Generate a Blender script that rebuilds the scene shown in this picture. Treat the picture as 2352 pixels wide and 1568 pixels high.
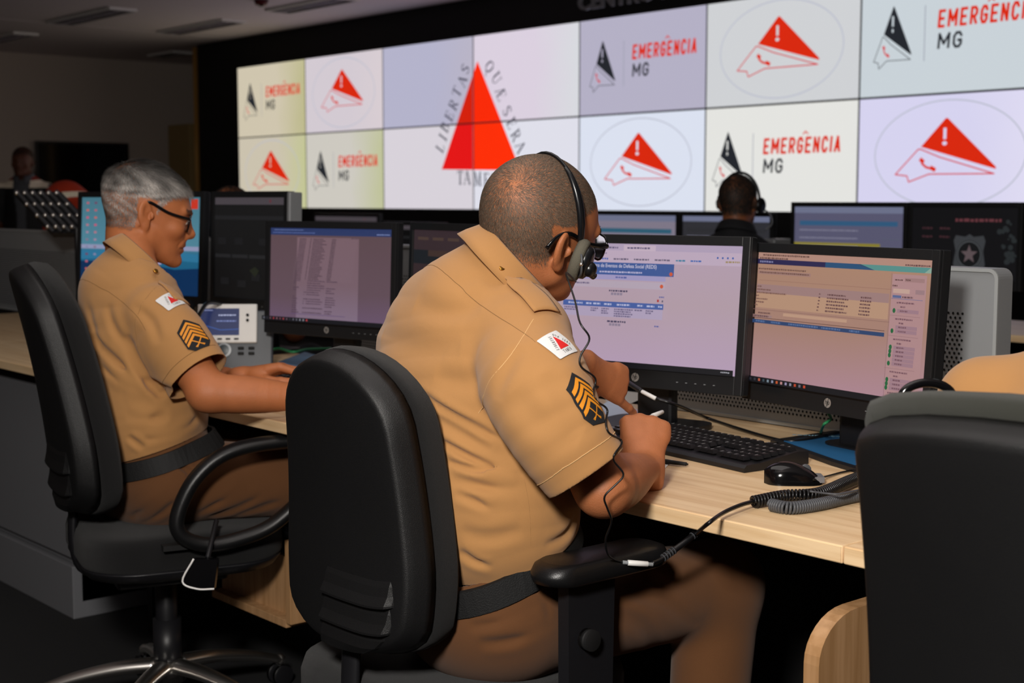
import bpy, bmesh, math, random
import numpy as np
from mathutils import Vector, Matrix, Quaternion
from mathutils.bvhtree import BVHTree
from mathutils.geometry import tessellate_polygon
rnd = random.Random(7); nr = np.random.default_rng(11)
for _o in list(bpy.data.objects): bpy.data.objects.remove(_o)
SC = bpy.context.scene; COL = SC.collection
PI = math.pi
# ------------------------------------------------------------ camera, world, lights, exposure
# world axes: +Y runs from the operators towards the video wall, +X along the desks; floor z = 0
EYE = 1.25; FPX = 3270.0; PITCH = math.atan(326 / FPX); AZ = math.radians(40.9)
c_, s_ = math.cos(AZ), math.sin(AZ)
FW = np.array([-c_ * math.cos(PITCH), s_ * math.cos(PITCH), -math.sin(PITCH)])
RT = np.array([s_, c_, 0.0])
UPV = np.array([-c_ * math.sin(PITCH), s_ * math.sin(PITCH), math.cos(PITCH)])
cam = bpy.data.cameras.new('camera'); camo = bpy.data.objects.new('camera', cam); COL.objects.link(camo)
camo.matrix_world = Matrix(((RT[0], UPV[0], -FW[0], 0), (RT[1], UPV[1], -FW[1], 0), (RT[2], UPV[2], -FW[2], EYE), (0, 0, 0, 1)))
cam.sensor_width = 36; cam.lens = 36 * FPX / 2352
cam.dof.use_dof = True; cam.dof.focus_distance = 2.38; cam.dof.aperture_fstop = 6.3
cam.clip_start = 0.05; cam.clip_end = 60
SC.camera = camo
SC.view_settings.view_transform = 'Standard'; SC.view_settings.look = 'None'
SC.view_settings.gamma = 1; SC.view_settings.use_curve_mapping = False
SC.view_settings.exposure = 0.0
W = bpy.data.worlds.new('room_air'); SC.world = W; W.use_nodes = True
W.node_tree.nodes['Background'].inputs[0].default_value = (0.5, 0.48, 0.5, 1)
W.node_tree.nodes['Background'].inputs[1].default_value = 0.02
def area(name, loc, aim, size, power, col=(1, 1, 1), sy=None):
    l = bpy.data.lights.new(name, 'AREA'); l.energy = power; l.color = col
    l.shape = 'RECTANGLE'; l.size = size; l.size_y = sy or size
    o = bpy.data.objects.new(name, l); COL.objects.link(o)
    o.location = loc; o.rotation_euler = (Vector(aim) - Vector(loc)).to_track_quat('-Z', 'Y').to_euler()
    return o
area('flash_light', (-0.26, -0.3, 1.98), (-1.9, 1.6, 0.9), 0.3, 78, (1.0, 0.95, 0.89))
area('ceiling_bounce_fill', (-2.2, 1.5, 2.75), (-2.2, 1.7, 0), 2.6, 16, (1.0, 0.94, 0.9), 1.2)  # added soft lamp standing in for light bounced off the ceiling

def at(u, v, x=None, y=None, z=None, d=None):
    """a point of the room measured along a sight line, on plane x, y or z or at depth d"""
    r = FW + RT * (u - 1176) / FPX + UPV * (784 - v) / FPX
    if x is not None: t = x / r[0]
    elif y is not None: t = y / r[1]
    elif z is not None: t = (z - EYE) / r[2]
    else: t = d
    return np.array([0, 0, EYE]) + r * t

# ------------------------------------------------------------ materials
def lin(h):
    if isinstance(h, str):
        h = h.lstrip('#'); h = [int(h[i:i + 2], 16) / 255 for i in (0, 2, 4)]
    return tuple(x / 12.92 if x <= .04045 else ((x + .055) / 1.055) ** 2.4 for x in h) + (1,)
MT = {}
def mat(name, col, rough=.5, metal=0, bump=0, bscale=300, spec=.5, var=0, vscale=8, sss=0, coat=0, trans=0, ior=1.45, stretch=None, sheen=0):
    if name in MT: return MT[name]
    m = bpy.data.materials.new(name); m.use_nodes = True; nt = m.node_tree; N = nt.nodes; L = nt.links
    b = N['Principled BSDF']; c = lin(col)
    b.inputs['Base Color'].default_value = c; b.inputs['Roughness'].default_value = rough
    b.inputs['Metallic'].default_value = metal; b.inputs['Specular IOR Level'].default_value = spec
    b.inputs['IOR'].default_value = ior
    if coat: b.inputs['Coat Weight'].default_value = coat; b.inputs['Coat Roughness'].default_value = .1
    if trans: b.inputs['Transmission Weight'].default_value = trans
    if sheen: b.inputs['Sheen Weight'].default_value = sheen; b.inputs['Sheen Roughness'].default_value = .6
    if sss:
        b.inputs['Subsurface Weight'].default_value = sss
        b.inputs['Subsurface Radius'].default_value = (1, .35, .2); b.inputs['Subsurface Scale'].default_value = .006
    tc = N.new('ShaderNodeTexCoord')
    if stretch:
        mp = N.new('ShaderNodeMapping'); L.new(tc.outputs['Object'], mp.inputs[0]); mp.inputs['Scale'].default_value = stretch; src = mp.outputs[0]
    else: src = tc.outputs['Object']
    if var:
        n = N.new('ShaderNodeTexNoise'); n.inputs['Scale'].default_value = vscale; n.inputs['Detail'].default_value = 5
        L.new(src, n.inputs['Vector'])
        r = N.new('ShaderNodeMix'); r.data_type = 'RGBA'
        r.inputs[6].default_value = tuple(x * (1 - var) for x in c[:3]) + (1,); r.inputs[7].default_value = tuple(min(1, x * (1 + var)) for x in c[:3]) + (1,)
        L.new(n.outputs[0], r.inputs[0]); L.new(r.outputs[2], b.inputs['Base Color'])
    if bump:
        n = N.new('ShaderNodeTexNoise'); n.inputs['Scale'].default_value = bscale; n.inputs['Detail'].default_value = 3
        L.new(src, n.inputs['Vector']); bp = N.new('ShaderNodeBump'); bp.inputs['Strength'].default_value = bump; bp.inputs['Distance'].default_value = .001
        L.new(n.outputs[0], bp.inputs['Height']); L.new(bp.outputs[0], b.inputs['Normal'])
    MT[name] = m; return m
def emat(col, s=1.0):
    k = 'lit_%s_%s' % (col, s)
    if k in MT: return MT[k]
    m = bpy.data.materials.new(k); m.use_nodes = True; nt = m.node_tree
    b = nt.nodes['Principled BSDF']; b.inputs['Base Color'].default_value = (0.01, 0.01, 0.01, 1); b.inputs['Roughness'].default_value = .45
    b.inputs['Specular IOR Level'].default_value = .25
    b.inputs['Emission Color'].default_value = lin(col); b.inputs['Emission Strength'].default_value = s
    MT[k] = m; return m
def egrad(name, stops, axis=0, size=1.0, s=1.0, blotch=0):
    """a lit display whose colour runs through STOPS along the object's x or z axis"""
    m = bpy.data.materials.new(name); m.use_nodes = True; nt = m.node_tree; N = nt.nodes; L = nt.links
    b = N['Principled BSDF']; b.inputs['Base Color'].default_value = (0.01, 0.01, 0.01, 1); b.inputs['Roughness'].default_value = .45; b.inputs['Specular IOR Level'].default_value = .25
    tc = N.new('ShaderNodeTexCoord'); sx = N.new('ShaderNodeSeparateXYZ'); L.new(tc.outputs['Object'], sx.inputs[0])
    mr = N.new('ShaderNodeMapRange'); mr.inputs[1].default_value = -size / 2; mr.inputs[2].default_value = size / 2
    L.new(sx.outputs[axis], mr.inputs[0]); v = mr.outputs[0]
    if blotch:
        n = N.new('ShaderNodeTexNoise'); n.inputs['Scale'].default_value = 2.2; n.inputs['Detail'].default_value = 1; L.new(tc.outputs['Object'], n.inputs[0])
        a = N.new('ShaderNodeMath'); a.operation = 'MULTIPLY_ADD'; L.new(n.outputs[0], a.inputs[0]); a.inputs[1].default_value = blotch; L.new(v, a.inputs[2])
        q = N.new('ShaderNodeMath'); q.operation = 'SUBTRACT'; L.new(a.outputs[0], q.inputs[0]); q.inputs[1].default_value = blotch / 2; v = q.outputs[0]
    cr = N.new('ShaderNodeValToRGB'); L.new(v, cr.inputs[0])
    while len(cr.color_ramp.elements) < len(stops): cr.color_ramp.elements.new(.5)
    for e, (p, c) in zip(cr.color_ramp.elements, stops): e.position = p; e.color = lin(c)
    L.new(cr.outputs[0], b.inputs['Emission Color']); b.inputs['Emission Strength'].default_value = s
    return m
def wood(name, c1, c2, along='x'):
    m = bpy.data.materials.new(name); m.use_nodes = True; nt = m.node_tree; N = nt.nodes; L = nt.links; b = N['Principled BSDF']
    tc = N.new('ShaderNodeTexCoord'); mp = N.new('ShaderNodeMapping'); L.new(tc.outputs['Object'], mp.inputs[0])
    mp.inputs['Scale'].default_value = (1.2, 26, 26) if along == 'x' else (26, 26, 1.2) if along == 'z' else (26, 1.2, 26)
    n = N.new('ShaderNodeTexNoise'); n.inputs['Scale'].default_value = 2.2; n.inputs['Detail'].default_value = 8; n.inputs['Distortion'].default_value = .3; L.new(mp.outputs[0], n.inputs[0])
    cr = N.new('ShaderNodeValToRGB'); e = cr.color_ramp.elements; e[0].position = .35; e[0].color = lin(c2); e[1].position = .62; e[1].color = lin(c1)
    L.new(n.outputs[0], cr.inputs[0]); L.new(cr.outputs[0], b.inputs['Base Color'])
    n2 = N.new('ShaderNodeTexNoise'); n2.inputs['Scale'].default_value = 22; n2.inputs['Detail'].default_value = 3; L.new(mp.outputs[0], n2.inputs[0])
    bp = N.new('ShaderNodeBump'); bp.inputs['Strength'].default_value = .15; bp.inputs['Distance'].default_value = .001; L.new(n2.outputs[0], bp.inputs['Height']); L.new(bp.outputs[0], b.inputs['Normal'])
    b.inputs['Roughness'].default_value = .42
    return m
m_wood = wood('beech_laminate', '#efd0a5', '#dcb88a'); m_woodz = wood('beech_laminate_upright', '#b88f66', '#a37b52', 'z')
m_black = mat('black_plastic', '#17171a', .42, bump=.15, bscale=900)
m_shell = mat('chair_shell_plastic', '#111112', .46, bump=.5, bscale=900, var=.25, vscale=5)
m_dark = mat('matt_black', '#0b0b0c', .7)
m_blk_gloss = mat('gloss_black', '#0b0b0d', .12)
m_soft = mat('armrest_rubber', '#131314', .34, bump=.3, bscale=700)
m_fabric = mat('black_upholstery', '#0d0d0e', .9, bump=1.0, bscale=1500, spec=.2, sheen=.1)
m_fabric3 = mat('grey_weave_upholstery', '#2a2b25', .9, bump=1.0, bscale=1200, spec=.2, sheen=.1)
m_bezel = mat('monitor_bezel', '#1c1d1f', .38, bump=.1, bscale=1200)
m_silver = mat('silver_plastic', '#8d9093', .4, metal=.2)
m_greymetal = mat('grey_painted_metal', '#9a9da0', .4, metal=.25)
m_chrome = mat('chrome', '#f0ece6', .3, metal=1)
m_hole = mat('hole_black', '#050505', .9)
m_white = mat('white_plastic', '#e2e0dd', .4); m_paper = mat('white_paper', '#e4e0da', .8)
m_skin1 = mat('skin_tanned', '#ab6942', .55, bump=.5, bscale=420, var=.13, vscale=38, sss=.12)
m_skin2 = mat('skin_tanned_warm', '#b06a40', .55, bump=.4, bscale=420, var=.12, vscale=34, sss=.12)
m_khaki = mat('khaki_twill', '#ac7d4b', .8, bump=.35, bscale=1400, spec=.2, var=.05, vscale=14, sheen=.15)
m_brown = mat('brown_twill', '#5f3d23', .85, bump=.35, bscale=1400, spec=.15, var=.08, vscale=12, sheen=.1)
m_belt = mat('black_webbing', '#09090a', .7, bump=.8, bscale=500)
m_cable = mat('black_cable', '#0e0e10', .35); m_cable_g = mat('grey_cable', '#4a4c50', .45)
m_gold = mat('gilt_button', '#d09a45', .25, metal=1)
m_patchw = mat('white_patch_twill', '#dcdcdc', .8, bump=.6, bscale=900); m_red = mat('red_thread', '#d02020', .7); m_blkth = mat('black_thread', '#16171b', .8, bump=.8, bscale=900)
m_amber = mat('amber_thread', '#d98a1e', .6)
m_lens = mat('spectacle_lens', '#f4f4f8', .02, trans=1, ior=1.15)

# ------------------------------------------------------------ geometry helpers
def tag(o, label=None, cat=None, group=None, kind=None):
    if label: o['label'] = label
    if cat: o['category'] = cat
    if group: o['group'] = group
    if kind: o['kind'] = kind
    return o
def empty(name, loc, label=None, cat=None, group=None, rz=0):
    o = bpy.data.objects.new(name, None); COL.objects.link(o); o.location = Vector(loc); o.rotation_euler = (0, 0, rz)
    o.empty_display_size = .1
    return tag(o, label, cat, group)
class MB:
    """collects shapes into one mesh; coordinates are those of the object that it becomes"""
    def __init__(s): s.v = []; s.f = []; s.m = []; s.mats = []; s.sm = []
    def mi(s, m):
        if m not in s.mats: s.mats.append(m)
        return s.mats.index(m)
    def add(s, vs, fs, m, smooth=False):
        b = len(s.v); s.v += [tuple(map(float, v)) for v in vs]; k = s.mi(m)
        for f in fs: s.f.append(tuple(b + i for i in f)); s.m.append(k); s.sm.append(smooth)
        return s
    def bm(s, bm, m, smooth=False):
        bm.verts.ensure_lookup_table(); bm.verts.index_update()
        s.add([v.co[:] for v in bm.verts], [[v.index for v in f.verts] for f in bm.faces], m, smooth); bm.free(); return s
    def box(s, c, d, m, bev=0, rot=None, seg=2, smooth=None):
        bm = bmesh.new(); bmesh.ops.create_cube(bm, size=1)
        bmesh.ops.scale(bm, vec=Vector(d), verts=bm.verts)
        if bev: bmesh.ops.bevel(bm, geom=bm.edges[:] , offset=bev, segments=seg, affect='EDGES', profile=.6)
        if rot is not None: bmesh.ops.transform(bm, matrix=Matrix(rot).to_4x4(), verts=bm.verts)
        bmesh.ops.translate(bm, vec=Vector(c), verts=bm.verts)
        return s.bm(bm, m, bool(bev) if smooth is None else smooth)
    def tube(s, pts, r, m, n=10, cap=True, flat=1.0, smooth=True, closed=False, up=None):
        pts = [np.array(p, float) for p in pts]; k = len(pts)
        rs = list(r) if hasattr(r, '__len__') else [r] * k
        T = []
        for i in range(k):
            a = pts[(i - 1) % k] if (i > 0 or closed) else pts[i]; b = pts[(i + 1) % k] if (i < k - 1 or closed) else pts[i]
            t = b - a; T.append(t / (np.linalg.norm(t) + 1e-12))
        u = np.array([0, 0, 1.]) if up is None else np.array(up, float)
        if abs(T[0] @ u) > .95: u = np.array([1., 0, 0])
        u = u - T[0] * (u @ T[0]); u /= np.linalg.norm(u); vs = []; fs = []
        for i in range(k):
            u = u - T[i] * (u @ T[i]); u /= np.linalg.norm(u); w = np.cross(T[i], u)
            for j in range(n):
                a = 2 * PI * j / n; vs.append(pts[i] + rs[i] * (u * math.sin(a) * flat + w * math.cos(a)))
        for i in range(k if closed else k - 1):
            i2 = (i + 1) % k
            for j in range(n): fs.append((i * n + j, i * n + (j + 1) % n, i2 * n + (j + 1) % n, i2 * n + j))
        if cap and not closed:
            fs.append(tuple(range(n - 1, -1, -1))); fs.append(tuple((k - 1) * n + j for j in range(n)))
        return s.add(vs, fs, m, smooth)
    def cyl(s, a, b, r, m, n=20, r2=None, smooth=True): return s.tube([a, b], [r, r if r2 is None else r2], m, n, smooth=smooth)
    def sph(s, c, r, m, sc=(1, 1, 1), n=16, rot=None):
        bm = bmesh.new(); bmesh.ops.create_uvsphere(bm, u_segments=n, v_segments=max(6, n // 2), radius=r)
        bmesh.ops.scale(bm, vec=Vector(sc), verts=bm.verts)
        if rot is not None: bmesh.ops.transform(bm, matrix=Matrix(rot).to_4x4(), verts=bm.verts)
        bmesh.ops.translate(bm, vec=Vector(c), verts=bm.verts); return s.bm(bm, m, True)
    def prism(s, poly, o, ux, uy, ext, m, smooth=False):
        """2-D outline POLY in the plane (o, ux, uy), extruded by the vector EXT"""
        o, ux, uy, ext = (np.array(q, float) for q in (o, ux, uy, ext)); n = len(poly)
        A = [o + ux * x + uy * y for x, y in poly]; B = [p + ext for p in A]
        tri = tessellate_polygon([[Vector((x, y, 0)) for x, y in poly]])
        fs = [tuple(t) for t in tri] + [tuple(n + i for i in reversed(t)) for t in tri] + [(i, i + n, (i + 1) % n + n, (i + 1) % n) for i in range(n)]
        return s.add(A + B, fs, m, smooth)
    def build(s, name, parent=None, m=None, **kw):
        me = bpy.data.meshes.new(name); me.from_pydata(s.v, [], s.f)
        for q in s.mats: me.materials.append(q)
        me.polygons.foreach_set('material_index', s.m); me.polygons.foreach_set('use_smooth', s.sm); me.update()
        if not kw.get('raw'):
            b = bmesh.new(); b.from_mesh(me); bmesh.ops.recalc_face_normals(b, faces=b.faces); b.to_mesh(me); b.free()
        return link(name, me, parent)
def link(name, me, parent=None):
    o = bpy.data.objects.new(name, me); COL.objects.link(o)
    if parent is not None: o.parent = parent
    if any(p.use_smooth for p in me.polygons[:50]): 
        md = o.modifiers.new('wn', 'WEIGHTED_NORMAL'); md.keep_sharp = True
    return o
def rrect(w, h, r, n=6):
    out = []
    for cx, cy, a0 in ((w / 2 - r, h / 2 - r, 0), (-w / 2 + r, h / 2 - r, 90), (-w / 2 + r, -h / 2 + r, 180), (w / 2 - r, -h / 2 + r, 270)):
        for i in range(n + 1):
            a = math.radians(a0 + 90 * i / n); out.append((cx + r * math.cos(a), cy + r * math.sin(a)))
    return out
def rz(a): return Matrix.Rotation(a, 3, 'Z')
def cr_spline(P, n=6):
    P = [np.array(p, float) for p in P]; Q = [2 * P[0] - P[1]] + P + [2 * P[-1] - P[-2]]; out = []
    for i in range(1, len(Q) - 2):
        for k in range(n):
            t = k / n; a, b, c, d = Q[i - 1:i + 3]
            out.append(.5 * (2 * b + (c - a) * t + (2 * a - 5 * b + 4 * c - d) * t * t + (3 * b - a - 3 * c + d) * t ** 3))
    out.append(P[-1]); return out
def copy_tree(o, parent=None):
    c = o.copy(); COL.objects.link(c); c.parent = parent
    for ch in list(o.children): copy_tree(ch, c)
    return c
_tc = {}
def text_mesh(body, bold=0.0):
    """flat outline of BODY in the built-in face, as (verts, faces), 0..w by 0..h"""
    k = (body, bold)
    if k in _tc: return _tc[k]
    cu = bpy.data.curves.new('t', 'FONT'); cu.body = body; cu.size = 1; cu.offset = bold; cu.resolution_u = 3
    o = bpy.data.objects.new('t', cu); COL.objects.link(o); bpy.context.view_layer.update()
    me = bpy.data.meshes.new_from_object(o.evaluated_get(bpy.context.evaluated_depsgraph_get()))
    v = np.array([x.co[:] for x in me.vertices]) if len(me.vertices) else np.zeros((0, 3)); f = [tuple(p.vertices) for p in me.polygons]
    bpy.data.objects.remove(o); bpy.data.curves.remove(cu); bpy.data.meshes.remove(me)
    if len(v): v = v[:, :2] - v[:, :2].min(0)
    _tc[k] = (v, f); return _tc[k]
class Canvas:
    """a shown or printed picture: flat coloured shapes in one mesh, x right, z up, facing -y; millimetre layers"""
    def __init__(s, step=.00025, em=True, es=1.0): s.b = MB(); s.k = 0; s.step = step; s.em = em; s.es = es
    def M(s, c): return c if not isinstance(c, str) else (emat(c, s.es) if s.em else mat('ink_' + c, c, .6))
    def poly(s, pts, c, layer=None):
        if layer is None: s.k += 1; layer = s.k
        tri = tessellate_polygon([[Vector((x, y, 0)) for x, y in pts]])
        s.b.add([(x, -layer * s.step, y) for x, y in pts], [tuple(t) for t in tri], s.M(c)); return s
    def rect(s, x0, y0, x1, y1, c, layer=None): return s.poly([(x0, y0), (x1, y0), (x1, y1), (x0, y1)], c, layer)
    def text(s, t, x0, y0, x1, y1, c, bold=0.0, layer=None, rot=0):
        v, f = text_mesh(t, bold)
        if not len(v): return s
        if layer is None: s.k += 1; layer = s.k
        w = v.max(0); q = v / w * [x1 - x0, y1 - y0]
        if rot:
            h = np.array([x1 - x0, y1 - y0]) / 2; q = q - h; a = rot; q = q @ np.array([[math.cos(a), math.sin(a)], [-math.sin(a), math.cos(a)]]) + h
        s.b.add([(x0 + a_, -layer * s.step, y0 + b_) for a_, b_ in q], f, s.M(c)); return s
    def line(s, pts, w, c, closed=False, layer=None):
        if layer is None: s.k += 1; layer = s.k
        pts = [np.array(p, float) for p in pts]; n = len(pts)
        for i in range(n if closed else n - 1):
            a, b = pts[i], pts[(i + 1) % n]; d = b - a; L = np.linalg.norm(d)
            if L < 1e-9: continue
            d /= L; q = np.array([-d[1], d[0]]) * w / 2; e = d * w * .35
            s.poly([a - q - e, b - q + e, b + q + e, a + q - e], c, layer)
        return s
    def ring(s, cx, cy, rx, ry, w, c, n=56):
        s.k += 1; vs = []; fs = []
        for i in range(n):
            a = 2 * PI * i / n
            for k in (-1, 1): vs.append((cx + (rx + k * w / 2) * math.cos(a), -s.k * s.step, cy + (ry + k * w / 2) * math.sin(a)))
        for i in range(n): j = (i + 1) % n; fs.append((2 * i, 2 * i + 1, 2 * j + 1, 2 * j))
        s.b.add(vs, fs, s.M(c)); return s
    def disc(s, cx, cy, r, c, ry=None, n=20): return s.poly([(cx + r * math.cos(2 * PI * i / n), cy + (ry or r) * math.sin(2 * PI * i / n)) for i in range(n)], c)
    def scrib(s, x0, y, x1, h, c):
        """a line of lettering too small to read: short strokes with gaps"""
        s.k += 1; x = x0
        while x < x1:
            w = rnd.uniform(.6, 1.9) * h; s.rect(x, y - h * rnd.uniform(.35, .5), min(x1, x + w), y + h * rnd.uniform(.35, .5), c, s.k); x += w + h * .35
        return s
    def build(s, name, parent): return s.b.build(name, parent, raw=True)
# ------------------------------------------------------------ the room
CEIL = 2.8; WALLY = 7.2; LX = -15.05
m_floor = mat('dark_carpet', '#141416', .95, bump=1, bscale=400, var=.3, vscale=60)
m_wall = mat('grey_painted_wall', '#c4b6ab', .9, bump=.1, bscale=200)
m_ceil = mat('ceiling_board', '#e6dcde', .9, bump=.1, bscale=150)
m_surround = mat('black_wall_cladding', '#0c0c0d', .75)
def structure(name, mb): return tag(mb.build(name), kind='structure')
structure('floor', MB().box((-6.5, 4, -.05), (19, 14, .1), m_floor))
b = MB()                                           # ceiling boards, each run 1.6 m, with dark shadow gaps
xs = [LX - .2, -12.33, -7.5, -2.7, 3.0]
for i in range(4):
    for y0, y1 in ((-3, 1.2), (1.215, 4.2), (4.215, 9.4)): b.box(((xs[i] + xs[i + 1]) / 2 + .008, (y0 + y1) / 2, CEIL + .05), (xs[i + 1] - xs[i] - .03, y1 - y0, .1), m_ceil)
b.box((-6.1, 3.2, CEIL + .14), (18.4, 12.6, .06), m_dark)
structure('ceiling', b)
structure('wall_left', MB().box((LX - .1, 3.2, CEIL / 2), (.2, 12.6, CEIL), m_wall))
structure('wall_back', MB().box((-14.1, 9.5, CEIL / 2), (2.1, .2, CEIL), m_wall))
structure('wall_right', MB().box((3.1, 3.2, CEIL / 2), (.2, 12.6, CEIL), m_wall))
structure('wall_front', MB().box((-6.1, -3.1, CEIL / 2), (18.6, .2, CEIL), m_wall))
# the black wall that carries the screens: left pier, header, plinth, right of the screens and a back plate
X0 = at(557, 300, y=WALLY)[0]; PW = 1.203; ZB = 1.168; PH = .676; NX = 8
XR = X0 + PW * NX; XL = at(467, 300, y=WALLY)[0]
b = MB(); b.box(((XL + X0) / 2, WALLY + .1, CEIL / 2), (X0 - XL, .3, CEIL), m_surround)
b.box(((X0 + XR) / 2, WALLY + .1, (ZB + 2 * PH + CEIL) / 2), (XR - X0, .3, CEIL - ZB - 2 * PH), m_surround)
b.box(((X0 + XR) / 2, WALLY + .1, ZB / 2), (XR - X0, .3, ZB), m_surround)
b.box(((XR + 3) / 2, WALLY + .1, CEIL / 2), (3 - XR, .3, CEIL), m_surround)
b.box(((XL + 3) / 2, WALLY + .3, CEIL / 2), (3 - XL, .1, CEIL), m_surround)
structure('wall_screen', b)
structure('trim_1', MB().box((XL - .045, WALLY + .1, 1.39), (.07, .32, 2.78), mat('brass_trim', '#c99a4b', .35, metal=.6)))
structure('trim_2', MB().box((LX + .02, 3.2, .06), (.03, 12.6, .12), m_dark))

# raised letters on the header
s0 = at(1330, 26, y=7.04); 
let = empty('raised_lettering', (s0[0], 7.045, s0[2]), 'grey raised capital letters on the black header above the video screens', 'sign')
v, f = text_mesh('CENTRO INTE', .025); sc = 1.18 / v[:, 0].max()
def letters(v, f, sx, sz, dep, m, name, parent, off=(0, 0, 0)):
    n = len(v); F = [tuple(q) for q in f]; cnt = {}
    for q in f:
        for i in range(len(q)):
            e = (q[i], q[(i + 1) % len(q)]); cnt[e] = 1
    side = [(a, c, c + n, a + n) for a, c in cnt if (c, a) not in cnt]
    V = [(x * sx + off[0], off[1], z * sz + off[2]) for x, z in v] + [(x * sx + off[0], off[1] - dep, z * sz + off[2]) for x, z in v]
    return MB().add(V, F + [tuple(n + i for i in q) for q in F] + side, m).build(name, parent)
letters(v, f, sc, .115 / v[:, 1].max(), .02, mat('brushed_letter', '#6f6f72', .5), 'letters', let)

# ceiling light troughs seen far off (off, with glinting louvres)
def trough(p, q, i, label):
    p, q = np.array(p), np.array(q); c = (p + q) / 2; L = abs(q[0] - p[0])
    e = empty('recessed_light', (c[0], c[1], CEIL), label, 'ceiling light', 'recessed lights with louvres in the ceiling')
    f_ = MB()
    for sy in (-1, 1): f_.box((0, sy * .115, -.006), (L, .012, .03), m_white)
    for sx in (-1, 1): f_.box((sx * L / 2, 0, -.006), (.012, .24, .03), m_white)
    f_.build('frame', e)
    MB().box((0, 0, .0), (L - .02, .21, .004), mat('louvre_reflector', '#b9b4b6', .22, metal=.9)).build('reflector', e)
    l = MB(); n = 22
    for k in range(n): l.box((-L / 2 + (k + .5) * L / n, 0, -.012), (.004, .21, .018), mat('louvre_blade', '#e6e3e6', .12, metal=1))
    l.box((0, 0, -.012), (L - .02, .004, .018), MT['louvre_blade']); l.build('louvre', e)
    for sy in (-.05, .05): MB().cyl((-L / 2 + .04, sy, -.004), (L / 2 - .04, sy, -.004), .008, mat('tube_glass', '#e8e8ee', .15), 8).build('tube', e)
for i, (a, c, lb) in enumerate((((120, 50), (300, 20), 'louvred ceiling light above the left side, second from the left edge'), ((370, 72), (555, 47), 'louvred ceiling light nearest the black screen surround'),
     ((625, 22), (810, -5), 'louvred ceiling light cut by the top edge beside the dark header'), ((-100, 106), (75, 76), 'louvred ceiling light cut by the left edge of the photo'), ((360, 127), (420, 118), 'faint far ceiling light near the gold strip'))):
    trough(at(*a, z=CEIL), at(*c, z=CEIL), i, lb)
MB_ = MB
p = at(600, 0, z=CEIL); e = empty('smoke_detector', (p[0], p[1], CEIL), 'small dark red round detector on the ceiling at the top edge', 'detector')
MB().cyl((0, 0, 0), (0, 0, -.04), .06, mat('detector_red', '#5e1f22', .4), 20, r2=.045).build('housing', e)
MB().cyl((0, 0, -.04), (0, 0, -.05), .02, m_black, 12).build('sensor', e)

# beige column / cupboard by the far wall
p0 = at(425, 285, x=-14.5); p1 = at(458, 285, x=-14.5)
cb = empty('tall_cupboard', (-14.6, (p0[1] + p1[1]) / 2 + .12, 0), 'beige tall cupboard standing in the far corner beside the black wall', 'cupboard')
MB().box((0, 0, p0[2] / 2), (.5, p1[1] - p0[1] + .3, p0[2]), mat('beige_laminate', '#a98e5c', .6), bev=.01, smooth=False).build('body', cb)
MB().box((.256, .02, p0[2] / 2), (.012, p1[1] - p0[1] + .2, p0[2] - .1), MT['beige_laminate']).build('door', cb)
MB().box((.27, -.1, 1.1), (.015, .015, .15), m_silver).build('handle', cb)
# television on the left wall
p0 = at(82, 323, x=LX + .1); p1 = at(295, 322, x=LX + .1); zt = p0[2]; zb_ = at(295, 452, x=LX + .1)[2]
tv = empty('wall_television', (LX + .02, (p0[1] + p1[1]) / 2, zb_), 'large switched-off black television on the far left wall', 'television')
wv = p1[1] - p0[1]; hv = zt - zb_
MB().box((.06, 0, hv / 2), (.05, wv, hv), m_black, bev=.006, smooth=False).build('housing', tv)
MB().box((.087, 0, hv / 2), (.004, wv - .04, hv - .05), m_blk_gloss).build('screen', tv)
MB().box((.02, 0, hv / 2), (.05, .3, .2), m_dark).build('wall_mount', tv)

# ------------------------------------------------------------ video wall
RED = '#d8280c'; INK = '#23262c'
def icon(cv, cx, cy, sx, sy, red, outline, phone, hole):
    T = lambda P: [(cx + x * sx, cy - y * sy) for x, y in P]
    w = 5 * (sx + sy) / 2
    cv.poly(T([(-8, -162), (0, -160), (184, 62), (184, 72), (-103, -35)]), red)
    cv.line(T([(-103, -24), (-28, 14), (178, 92), (-68, 90), (-148, 125), (-156, 97), (-203, 90), (-113, -24)]), w, outline, True)
    cv.line(T([(-10, -112), (-10, -72)]), w * 2.6, hole); cv.disc(cx - 10 * sx, cy + 48 * sy, 9 * sx, hole, 9 * sy)
    cv.line(T([(-98, 28), (-95, 42), (-80, 58), (-58, 66), (-44, 68)]), w * 1.8, phone)
    cv.line(T([(-100, 24), (-92, 32)]), w * 3.2, phone); cv.line(T([(-58, 62), (-46, 70)]), w * 3.2, phone)
SANS = {'E': [(0, 0, 0, 1), (0, 1, 1, 1), (0, .5, .85, .5), (0, 0, 1, 0)], 'M': [(0, 0, 0, 1), (0, 1, .5, .3), (.5, .3, 1, 1), (1, 1, 1, 0)], 'I': [(.5, 0, .5, 1)], 'N': [(0, 0, 0, 1), (0, 1, 1, 0), (1, 0, 1, 1)],
 'R': [(0, 0, 0, 1), (0, 1, .7, 1), (.7, 1, 1, .85), (1, .85, 1, .62), (1, .62, .7, .45), (.7, .45, 0, .45), (.5, .45, 1, 0)], 'A': [(0, 0, .5, 1), (.5, 1, 1, 0), (.2, .27, .8, .27)],
 'C': [(1, .78, .75, 1), (.75, 1, .3, 1), (.3, 1, 0, .75), (0, .75, 0, .25), (0, .25, .3, 0), (.3, 0, .75, 0), (.75, 0, 1, .22)], 'G': [(1, .78, .75, 1), (.75, 1, .3, 1), (.3, 1, 0, .75), (0, .75, 0, .25), (0, .25, .3, 0), (.3, 0, .75, 0), (.75, 0, 1, .2), (1, .2, 1, .46), (1, .46, .6, .46)]}
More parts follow.
